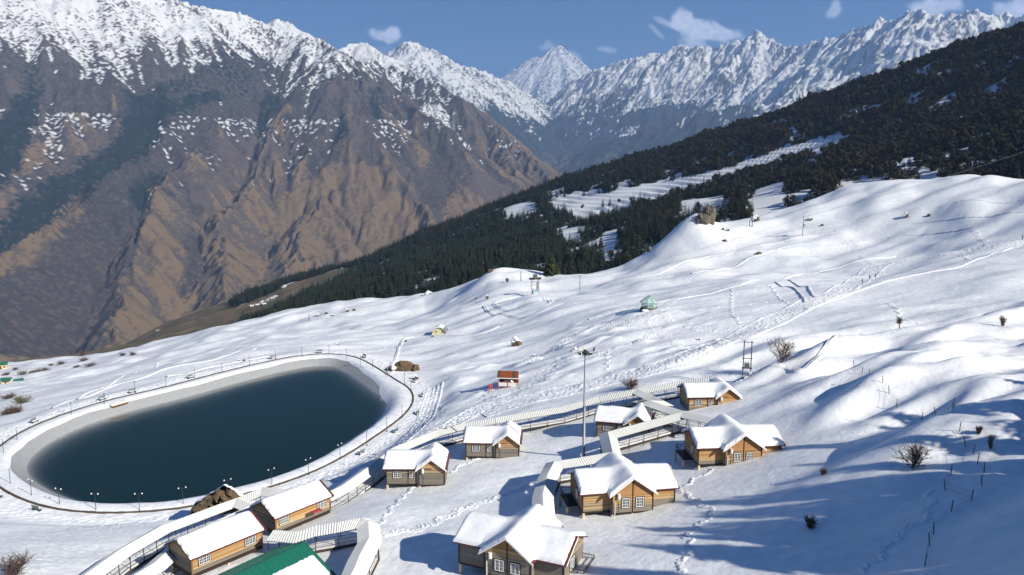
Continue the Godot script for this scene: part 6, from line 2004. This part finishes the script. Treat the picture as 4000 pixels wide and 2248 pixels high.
# a walking figure as one skin: bones with radii joined smoothly, meshed as surface nets
func person_mesh(stride: float, jacket: Color, legs: Color) -> ArrayMesh:
	var b := [   # from, to, radius, radius, colour
		[Vector3(0, 0.92, 0), Vector3(0, 1.2, 0.02), 0.15, 0.16, jacket], [Vector3(0, 1.2, 0.02), Vector3(0, 1.42, 0.03), 0.17, 0.12, jacket],
		[Vector3(0, 1.42, 0.03), Vector3(0, 1.55, 0.04), 0.055, 0.055, Color(0.3, 0.17, 0.11)], [Vector3(0, 1.62, 0.05), Vector3(0, 1.7, 0.04), 0.095, 0.09, Color(0.3, 0.17, 0.11)],
		[Vector3(0, 1.69, 0.02), Vector3(0, 1.73, 0.02), 0.1, 0.095, Color(0.03, 0.025, 0.03)], [Vector3(0, 1.64, 0.13), Vector3(0, 1.61, 0.145), 0.018, 0.02, Color(0.3, 0.17, 0.11)]]
	for s in [-1.0, 1.0]:
		var f: float = stride * s
		b.append([Vector3(s * 0.1, 0.92, 0), Vector3(s * 0.11, 0.5, f * 0.22 + 0.05), 0.1, 0.07, legs])
		b.append([Vector3(s * 0.11, 0.5, f * 0.22 + 0.05), Vector3(s * 0.11, 0.08, f * 0.36 - 0.05), 0.07, 0.05, legs])
		b.append([Vector3(s * 0.11, 0.05, f * 0.36 - 0.08), Vector3(s * 0.12, 0.04, f * 0.36 + 0.14), 0.05, 0.04, Color(0.03, 0.03, 0.03)])
		b.append([Vector3(s * 0.19, 1.39, 0.02), Vector3(s * 0.27, 1.13, -f * 0.12), 0.07, 0.055, jacket])
		b.append([Vector3(s * 0.27, 1.13, -f * 0.12), Vector3(s * 0.25, 0.9, -f * 0.2 + 0.12), 0.052, 0.04, jacket])
		b.append([Vector3(s * 0.25, 0.88, -f * 0.2 + 0.13), Vector3(s * 0.24, 0.8, -f * 0.2 + 0.17), 0.038, 0.03, Color(0.3, 0.17, 0.11)])
	var cell := 0.05
	var lo := Vector3(-0.42, -0.03, -0.45)
	var n := Vector3i(18, 38, 20)
	var val := PackedFloat32Array()
	val.resize(n.x * n.y * n.z)
	for k in n.z:
		for j in n.y:
			for i in n.x:
				val[(k * n.y + j) * n.x + i] = skin(b, lo + Vector3(i, j, k) * cell)[0]
	var id := {}
	var verts := PackedVector3Array()
	var cols := PackedColorArray()
	for k in n.z - 1:
		for j in n.y - 1:
			for i in n.x - 1:
				var sum := Vector3.ZERO
				var count := 0
				for e in [[0, 0, 0, 1, 0, 0], [0, 1, 0, 1, 1, 0], [0, 0, 1, 1, 0, 1], [0, 1, 1, 1, 1, 1], [0, 0, 0, 0, 1, 0], [1, 0, 0, 1, 1, 0], [0, 0, 1, 0, 1, 1], [1, 0, 1, 1, 1, 1], [0, 0, 0, 0, 0, 1], [1, 0, 0, 1, 0, 1], [0, 1, 0, 0, 1, 1], [1, 1, 0, 1, 1, 1]]:
					var va := val[((k + e[2]) * n.y + j + e[1]) * n.x + i + e[0]]
					var vb := val[((k + e[5]) * n.y + j + e[4]) * n.x + i + e[3]]
					if (va < 0.0) != (vb < 0.0):
						sum += Vector3(e[0], e[1], e[2]).lerp(Vector3(e[3], e[4], e[5]), va / (va - vb))
						count += 1
				if count:
					var q := lo + (Vector3(i, j, k) + sum / count) * cell
					id[Vector3i(i, j, k)] = verts.size()
					verts.append(q)
					cols.append(skin(b, q)[1])
	var st := SurfaceTool.new()
	st.begin(Mesh.PRIMITIVE_TRIANGLES)
	for v in verts.size():
		st.set_color(cols[v])
		st.add_vertex(verts[v])
	for key in id:
		for axis in 3:
			var step := Vector3i.ZERO
			step[axis] = 1
			var a: Vector3i = key
			var e: Vector3i = a + step
			if e.x >= n.x or e.y >= n.y or e.z >= n.z:
				continue
			var va := val[(a.z * n.y + a.y) * n.x + a.x]
			var vb := val[(e.z * n.y + e.y) * n.x + e.x]
			if (va < 0.0) == (vb < 0.0):
				continue
			var u := Vector3i.ZERO
			var w := Vector3i.ZERO
			u[(axis + 1) % 3] = -1
			w[(axis + 2) % 3] = -1
			if id.has(a + u) and id.has(a + w) and id.has(a + u + w):
				var ring := [id[a], id[a + u], id[a + u + w], id[a + w]]
				if va < 0.0:
					ring.reverse()
				for t in [0, 1, 2, 0, 2, 3]:
					st.add_index(ring[t])
	st.generate_normals()
	return st.commit()

func skin(b: Array, p: Vector3) -> Array:
	var best := 9.0
	var joined := 9.0
	var col := Color.BLACK
	for s in b:
		var ab: Vector3 = s[1] - s[0]
		var t := clampf((p - s[0]).dot(ab) / ab.length_squared(), 0.0, 1.0)
		var d: float = p.distance_to(s[0] + ab * t) - lerpf(s[2], s[3], t)
		if d < best:
			best = d
			col = s[4]
		var h := clampf(0.5 + 0.5 * (joined - d) / 0.035, 0.0, 1.0)
		joined = lerpf(joined, d, h) - 0.035 * h * (1.0 - h)
	return [joined, col]

func make_people() -> void:
	var words := ["walker in a pale top and dark trousers leading the way down the piste", "walker in a dark jacket and pale trousers, second on the piste track", "walker in a dark coat and grey trousers, last on the piste track", "person in a reddish-brown jacket standing on the upper piste"]
	var tops := [Color(0.30, 0.31, 0.36), Color(0.035, 0.035, 0.055), Color(0.06, 0.045, 0.06), Color(0.16, 0.06, 0.05)]
	var low := [Color(0.04, 0.04, 0.06), Color(0.30, 0.29, 0.31), Color(0.25, 0.26, 0.25), Color(0.05, 0.05, 0.07)]
	for i in 4:
		var x: float = PEOPLE[i * 2]
		var z: float = PEOPLE[i * 2 + 1]
		var o := thing("person", words[i], "person", on_ground(x, z, 0.06), deg_to_rad(-35.0 + 20.0 * i), "people on the piste")
		part("body", person_mesh([0.7, -0.8, 0.6, 0.1][i], tops[i], low[i]), M.body, o)

func make_small_things() -> void:
	M.cream_lamp = mat(Color(0.62, 0.60, 0.50), 0.6)
	M.dark_green = mat(Color(0.02, 0.11, 0.075), 0.6)
	M.green_frame = mat(Color(0.10, 0.17, 0.16), 0.5)
	M.rust_dark = grain(mat(Color(0.16, 0.085, 0.06), 0.8), M.rust.albedo_texture, 2.0)
	make_rocks()
	make_bushes()
	make_poles()
	make_mast()
	make_gazebo()
	make_dome()
	make_stall()
	make_lift_tower()
	make_far_houses()
	make_fences()
	make_people()
	var a := thing("awning", "small red awning over a door of the long hut", "awning", Vector3(-27.6, ground(-28.2, -105.0) + 1.9, -105.0), deg_to_rad(51))
	cuboid(a, "cloth", Vector3(-0.8, 0.0, 0.0), Vector3(0.8, 0.06, 0.9), M.red_paint)
	for s in [-0.7, 0.7]:
		stick(a, "strut", Vector3(s, -0.02, 0.8), Vector3(s, -0.6, 0.05), 0.04, 0.04, M.dark_metal)

# ---------------------------------------------------------------- trees

# crown of a fir: rings of drooping boughs, each a pair of ragged blades, shorter towards the top
func fir_crown(sd: int, h: float, r: float, snowy: float, colored: Color, boughs := 9, tiers := 13) -> Geo:
	var rng := RandomNumberGenerator.new()
	rng.seed = sd
	var g := Geo.new()
	for t in tiers:
		var f := float(t) / tiers
		var y := h * (0.10 + 0.88 * f)
		var reach := r * pow(1.0 - f, 0.8) + 0.25
		var n := maxi(int(boughs * (1.0 - f * 0.45)), 4)
		for k in n:
			var a := TAU * (k + rng.randf_range(-0.35, 0.35)) / n + t * 2.4
			var l := reach * rng.randf_range(0.68, 1.18)
			var d := Vector3(cos(a), 0, sin(a))
			var s := Vector3(-d.z, 0, d.x) * l * rng.randf_range(0.26, 0.40)
			var root := Vector3(0, y + 0.06 * h / tiers, 0)
			var tip := d * l + Vector3(0, y - l * rng.randf_range(0.18, 0.42), 0)
			var mid := d * l * 0.55 + Vector3(0, y + l * rng.randf_range(-0.1, 0.08), 0)
			g.col = colored * rng.randf_range(0.6, 1.35)
			g.col.a = 1.0
			if rng.randf() < snowy:
				g.col = Color(0.8, 0.82, 0.85)
			g.tri(root, mid + s, tip)
			g.tri(root, mid - s, tip)
			g.tri(mid + s - Vector3(0, 0.1 * l, 0), mid - s, tip - Vector3(0, 0.12 * l, 0))
	g.col = colored
	g.tri(Vector3(-0.12, h * 0.9, 0), Vector3(0.12, h * 0.9, 0), Vector3(0, h * 1.04, 0))
	g.tri(Vector3(0, h * 0.9, -0.12), Vector3(0, h * 0.9, 0.12), Vector3(0, h * 1.04, 0))
	return g

# crown of an oak: leaf clumps spread through a lumpy volume, with gaps
func oak_crown(sd: int, h: float, r: float, snowy: float, colored: Color, count := 150) -> Geo:
	var rng := RandomNumberGenerator.new()
	rng.seed = sd
	var g := Geo.new()
	var lobes := []
	for i in 7:
		lobes.append([Vector3(rng.randf_range(-0.5, 0.5) * r, h * rng.randf_range(0.38, 0.82), rng.randf_range(-0.5, 0.5) * r), r * rng.randf_range(0.45, 0.7)])
	for i in count:
		var lobe: Array = lobes[i % lobes.size()]
		var d := Vector3(rng.randf_range(-1, 1), rng.randf_range(-0.8, 1), rng.randf_range(-1, 1)).normalized()
		var p: Vector3 = lobe[0] + d * lobe[1] * rng.randf_range(0.6, 1.08)
		var u := d.cross(Vector3(rng.randf_range(-1, 1), rng.randf_range(-1, 1), rng.randf_range(-1, 1))).normalized()
		var w := (d * 0.5 + u.cross(d)).normalized()
		var s := r * rng.randf_range(0.12, 0.24)
		g.col = colored * rng.randf_range(0.6, 1.2)
		g.col.a = 1.0
		if rng.randf() < snowy and d.y > 0.0:
			g.col = Color(0.8, 0.82, 0.85)
		g.tri(p + u * s, p - u * s * 0.6 + w * s, p - u * s * 0.5 - w * s * 0.9)
		g.tri(p - u * s * 0.9, p + u * s * 0.5 + w * s * 0.8, p + w * s * -1.0 + d * s * 0.5)
	return g

func trunk_mesh(h: float, r: float, limbs: int, sd: int) -> ArrayMesh:
	var rng := RandomNumberGenerator.new()
	rng.seed = sd
	var g := Geo.new()
	g.tube(Vector3(0, -1.2, 0), Vector3(0, h * 0.4, 0), r, r * 0.7, 6, false)
	g.tube(Vector3(0, h * 0.4, 0), Vector3(0, h * 0.9, 0), r * 0.7, r * 0.12, 6, false)
	for i in limbs:
		var y := h * rng.randf_range(0.25, 0.7)
		var a := rng.randf() * TAU
		g.tube(Vector3(0, y, 0), Vector3(cos(a) * h * 0.2, y + h * 0.12, sin(a) * h * 0.2), r * 0.4, r * 0.1, 4, false)
	return g.mesh()

func visible_tree(p: Vector3) -> bool:
	var eye := Vector3(0, 62, 0)
	for i in range(1, 46):
		var q := eye.lerp(p, i / 46.0)
		if q.z < -60.0 and q.z > -740.0 and absf(q.x) < 430.0 and field.at(q.x, q.z) > q.y:
			return false
	return true

func make_forest() -> void:
	var rng := RandomNumberGenerator.new()
	rng.seed = 77
	var fir := Color(0.030, 0.040, 0.026)
	var oak := Color(0.044, 0.038, 0.024)
	# kinds: crown mesh, trunk mesh, name, label
	var kinds := []
	for k in 4:
		var h := 13.0 + k
		kinds.append([fir_crown(800 + k, h, 2.6 + 0.25 * k, 0.0, fir), trunk_mesh(h, 0.28, 0, 820 + k), "fir_tree", "dark fir standing among others in the forest beyond the snow field"])
	for k in 4:
		var h := 9.5 + k
		kinds.append([oak_crown(840 + k, h, 3.6 + 0.3 * k, 0.0, oak), trunk_mesh(h, 0.34, 5, 860 + k), "oak_tree", "dark round-crowned oak among the firs beyond the snow field"])
	var places := []   # [distance, kind, transform]
	var step := 5.4
	var z := -1760.0
	while z < -395.0:
		var half := 0.70 * -z + 60.0
		var x := -half
		while x < half:
			var px := x + rng.randf_range(-0.48, 0.48) * step
			var pz := z + rng.randf_range(-0.48, 0.48) * step
			var pick := rng.randf()
			var size := rng.randf_range(0.45, 1.0) * (1.0 + 0.35 * n_swell.get_noise_2d(px * 0.4, pz * 0.4))
			x += step
			if px < -640.0:
				continue
			var y := hill.at(px, pz)
			if pz > -760.0 and absf(px) < 440.0 and field.at(px, pz) > y - 0.5:
				continue
			if px < 0.355 * pz + 30.0 * n_swell.get_noise_2d(px * 0.2, pz * 0.2) or px < 40.0 and Geometry2D.is_point_in_polygon(Vector2(px, pz), brown):
				continue
			if in_clearing(px, pz, near_reach(pz)):
				continue
			# thin the right-hand woods where drifts lie open
			var open := n_swell.get_noise_2d(px * 0.5 + 900.0, pz * 0.5)
			if open > 0.36:
				continue
			# out of sight over the crest
			var ahead := Vector2(px, pz).normalized() * 45.0
			var low := hill.at(px - ahead.x * 3.0, pz - ahead.y * 3.0)
			if pz < -1250.0 and low > y + 45.0:
				continue
			var oaky := smoothstep(60.0, 330.0, px + (pz + 900.0) * -0.1) * 0.85 + 0.06
			var kind := 4 + int(pick * 1000.0) % 4 if pick < oaky else int(pick * 1000.0) % 4
			places.append([Vector2(px, pz).length(), kind, Transform3D(Basis(Vector3.UP, pick * 40.0).scaled(Vector3(size, size * (0.85 + 0.3 * fmod(pick * 7.0, 1.0)), size)), Vector3(px, hillside(px, pz) - 0.3, pz))])
		z += step
	places.sort_custom(func(a, b): return a[0] < b[0])
	# the nearest trees in sight are things of their own
	var protos := {}
	var singles := {}
	var made := 0
	for i in places.size():
		if made >= 285:
			break
		var t: Transform3D = places[i][2]
		if not visible_tree(t.origin + Vector3(0, 9.0, 0)) or absf(t.origin.x) > 0.66 * -t.origin.z:
			continue
		singles[i] = true
		made += 1
		one_tree(protos, kinds, places[i][1], t, "trees standing nearest behind the snow field")
	for i in range(0, LONE_TREES.size(), 2):
		var p := Vector3(LONE_TREES[i], hillside(LONE_TREES[i], LONE_TREES[i + 1]) - 0.3, LONE_TREES[i + 1])
		var o := one_tree(protos, kinds, i % 4 if i % 3 else 4 + i % 4, Transform3D(Basis().scaled(Vector3.ONE * (0.7 + 0.1 * (i % 3))), p), "lone trees on the snowy clearings")
		o.set_meta("label", "single dark tree standing on a white clearing or terrace in the forest")
	# the rest of the forest
	for k in kinds.size():
		var ts: Array[Transform3D] = []
		for i in places.size():
			if places[i][1] == k and not singles.has(i):
				ts.append(places[i][2])
		var mm := MultiMesh.new()
		mm.transform_format = MultiMesh.TRANSFORM_3D
		mm.use_colors = true
		mm.mesh = kinds[k][0].mesh(true)
		mm.instance_count = ts.size()
		for i in ts.size():
			mm.set_instance_transform(i, ts[i])
			var o := ts[i].origin
			var tone := 0.9 + 0.3 * n_lump.get_noise_2d(o.x * 0.3, o.z * 0.3) + 0.12 * sin(i * 12.9)
			mm.set_instance_color(i, Color(tone * (1.0 + 0.12 * sin(i * 3.7)), tone, tone * 0.95))
		var node := MultiMeshInstance3D.new()
		node.name = "forest" if k == 0 else "forest_%03d" % k
		node.multimesh = mm
		node.material_override = M.needles
		node.set_meta("kind", "stuff")
		node.set_meta("label", "dense dark forest of firs covering the spur" if k < 4 else "dark oak wood covering the upper spur")
		node.set_meta("category", "forest")
		add_child(node)
	# the bushy bright fir on the crest
	var g := on_ground(AT_GREEN_TREE[0], AT_GREEN_TREE[1])
	var o := thing("bushy_fir", "broad olive-green fir standing alone on the crest by the lift tower", "tree", g)
	part("trunk", trunk_mesh(9.0, 0.3, 0, 871), M.bark, o)
	part("crown", fir_crown(872, 10.0, 4.4, 0.0, Color(0.055, 0.068, 0.022), 15, 18).mesh(true), M.needles, o)
	# low pines on the crest beside the terrace of snow
	for q in [[152.0, -464.0], [158.0, -466.0], [165.0, -468.0], [172.0, -470.0], [178.0, -471.0]]:
		var t := thing("low_pine", "low dark pine in the row just behind the snow crest", "tree", on_ground(q[0], q[1], -3.5), q[0], "low pines behind the crest")
		part("trunk", trunk_mesh(6.0, 0.2, 0, 873), M.bark, t)
		part("crown", oak_crown(874 + int(q[0]) % 3, 7.0, 4.2, 0.03, Color(0.036, 0.042, 0.024), 220).mesh(true), M.needles, t)
	# tall firs outside the frame that throw the long shadows over the near slope
	for q in SHADE_TREES:
		var t := thing("tall_fir", "tall fir on the slope beside the view, shading the near snow", "tree", on_ground(q[0], q[1]), q[0] * 1.7, "tall firs beside the view")
		t.scale = Vector3.ONE * q[2]
		part("trunk", trunk_mesh(18.0, 0.35, 0, 880), M.bark, t)
		part("crown", fir_crown(881 + int(q[0]) % 3, 18.0, 4.6, 0.0, fir, 12, 20).mesh(true), M.needles, t)

const SHADE_TREES := [[72.0, -62.0, 1.1], [66.0, -55.0, 1.05], [88.0, -86.0, 1.0], [101.0, -92.0, 1.1], [111.0, -80.0, 1.2], [81.0, -71.0, 1.15], [92.0, -76.0, 1.1], [61.0, -51.0, 1.0], [76.0, -50.0, 1.2], [96.0, -65.0, 1.25], [107.0, -70.0, 1.3], [69.0, -58.5, 0.9], [84.0, -60.0, 1.2], [77.0, -66.5, 0.95], [57.0, -45.0, 1.1], [64.0, -40.0, 1.2], [97.0, -83.0, 1.15], [118.0, -88.0, 1.2], [70.0, -66.0, 0.8], [74.0, -56.0, 1.2], [86.0, -78.0, 1.25], [90.0, -68.0, 0.9], [80.0, -56.0, 1.3], [68.0, -47.0, 1.1], [60.0, -57.0, 0.75], [102.0, -76.0, 1.3], [94.0, -90.0, 0.9], [114.0, -95.0, 1.25], [124.0, -80.0, 1.3], [88.0, -52.0, 1.3]]

func one_tree(protos: Dictionary, kinds: Array, k: int, t: Transform3D, group: String) -> Node3D:
	var o: Node3D
	if protos.has(k):
		o = protos[k].duplicate()
		o.name = numbered(kinds[k][2])
		add_child(o)
		o.set_meta("group", group)
	else:
		o = thing(kinds[k][2], kinds[k][3], "tree", Vector3.ZERO, 0.0, group)
		part("trunk", kinds[k][1], M.bark, o)
		part("crown", kinds[k][0].mesh(true), M.needles, o)
		protos[k] = o
	o.transform = t
	return o

# ---------------------------------------------------------------- footprints and tracks in the snow

func trail_line(a: Array, step: float) -> PackedVector2Array:
	var c := Curve2D.new()
	var n := a.size() / 2
	for i in n:
		var p := Vector2(a[i * 2], a[i * 2 + 1])
		var q0 := Vector2(a[maxi(i - 1, 0) * 2], a[maxi(i - 1, 0) * 2 + 1])
		var q1 := Vector2(a[mini(i + 1, n - 1) * 2], a[mini(i + 1, n - 1) * 2 + 1])
		var t := (q1 - q0) * 0.16
		c.add_point(p, -t, t)
	c.bake_interval = step
	return c.get_baked_points()

# a ribbon of trodden or ridden snow: piled crumbs and hollows on the surface
func trail(kind: String, width: float, a: Array, sd: int) -> void:
	var step := 0.3 if kind == "f" else 0.45
	var p := trail_line(a, step)
	var across := 7 if width < 2.0 else (13 if width < 4.0 else 25)
	var chop := noise(0.55 if kind == "f" else 0.4, FastNoiseLite.TYPE_SIMPLEX_SMOOTH, 900 + sd, 3)
	var pts := PackedVector3Array()
	var n := p.size()
	for i in n:
		var d := (p[mini(i + 1, n - 1)] - p[maxi(i - 1, 0)]).normalized()
		var s := Vector2(-d.y, d.x)
		var wob := 0.35 * sin(i * 0.35) if kind == "f" else 0.0
		for k in across:
			var u := 2.0 * k / (across - 1) - 1.0
			var q := p[i] + s * (u * width * 0.5 + wob)
			var edge := 1.0 - pow(absf(u), 4.0)
			var h := 0.0
			if kind == "f":
				h = 0.09 + 0.30 * chop.get_noise_2d(q.x * 3.4, q.y * 3.4)
			elif kind == "c":
				# trodden all over
				h = 0.05 + 0.26 * chop.get_noise_2d(q.x * 2.2, q.y * 2.2)
			elif kind == "p":
				h = 0.1 + 0.28 * chop.get_noise_2d(q.x * 2.6, q.y * 2.6) + 0.08 * sin(u * width * 3.0) + 0.32 * exp(-pow((absf(u) - 0.82) / 0.09, 2.0))
			else:
				# two ruts with raised shoulders
				h = 0.08 + 0.30 * absf(sin(u * PI * 1.5)) + 0.08 * chop.get_noise_2d(q.x * 2.0, q.y * 2.0)
			pts.append(Vector3(q.x, ground(q.x, q.y) - 0.03 + edge * maxf(h, 0.035) + 0.01, q.y))
	setting("snow_track", grid_mesh(pts, across, n), M.churned)

func make_trails() -> void:
	for i in TRAILS.size():
		trail(TRAILS[i][0], TRAILS[i][1], TRAILS[i][2], i)
	# the trodden path outside the reservoir's kerb
	var r := ring_offset(shore, 10.2)
	var a := []
	for i in r.size() + 1:
		a.append(r[i % r.size()].x)
		a.append(r[i % r.size()].y)
	trail("c", 5.0, a, 77)

func make_objects() -> void:
	make_lake()
	make_cabins()
	make_walkways()
	make_small_things()
	make_forest()
	make_trails()

func make_cabins() -> void:
	cabin("small weathered cabin nearest the reservoir, wide window and downpipe, on cream stilts", -19.9, -119.9, 1.0, 0.0, false, 0.72, 100)
	cabin("small weathered cabin with a dark hole in the snow under its window", -8.0, -132.5, 0.75, -3.0, false, 0.66, 120)
	cabin("small brown cabin half behind the walkway roof that passes the floodlight mast", 15.0, -135.3, 0.5, -14.0, false, 0.45, 140)
	cabin("small orange-brown cabin at the topmost end of the long walkway, snow up to its wall", 32.3, -140.6, 0.05, 3.0, false, 0.35, 160, 0.1)
	cabin("large honey-coloured cabin under the drifted slope, at the end of the zigzag walkway", 27.4, -111.8, 0.85, 6.0, true, 0.22, 180, 0.15, -1)
	cabin("large honey-coloured cabin with two wings standing inside the bend of a walkway", 9.2, -98.1, 0.85, 10.0, true, 0.30, 200, 0.15, -1)
	cabin("large grey-brown cabin with a lattice-railed deck at its end", NEAR_CABIN[0], NEAR_CABIN[1], 1.4, -24.0, true, 0.85, 220, 0.3, 1)
	long_hut("long hut with a small red awning under its eave", -31.9, -101.3, 0.7, 51.0, 9.0, 5.0, 240, [1.3, 7.6])
	long_hut("long hut tight against the dark slope of the green roof", -38.3, -89.0, 0.7, 51.0, 9.6, 5.2, 260, [1.6, 7.9])
	green_hall()
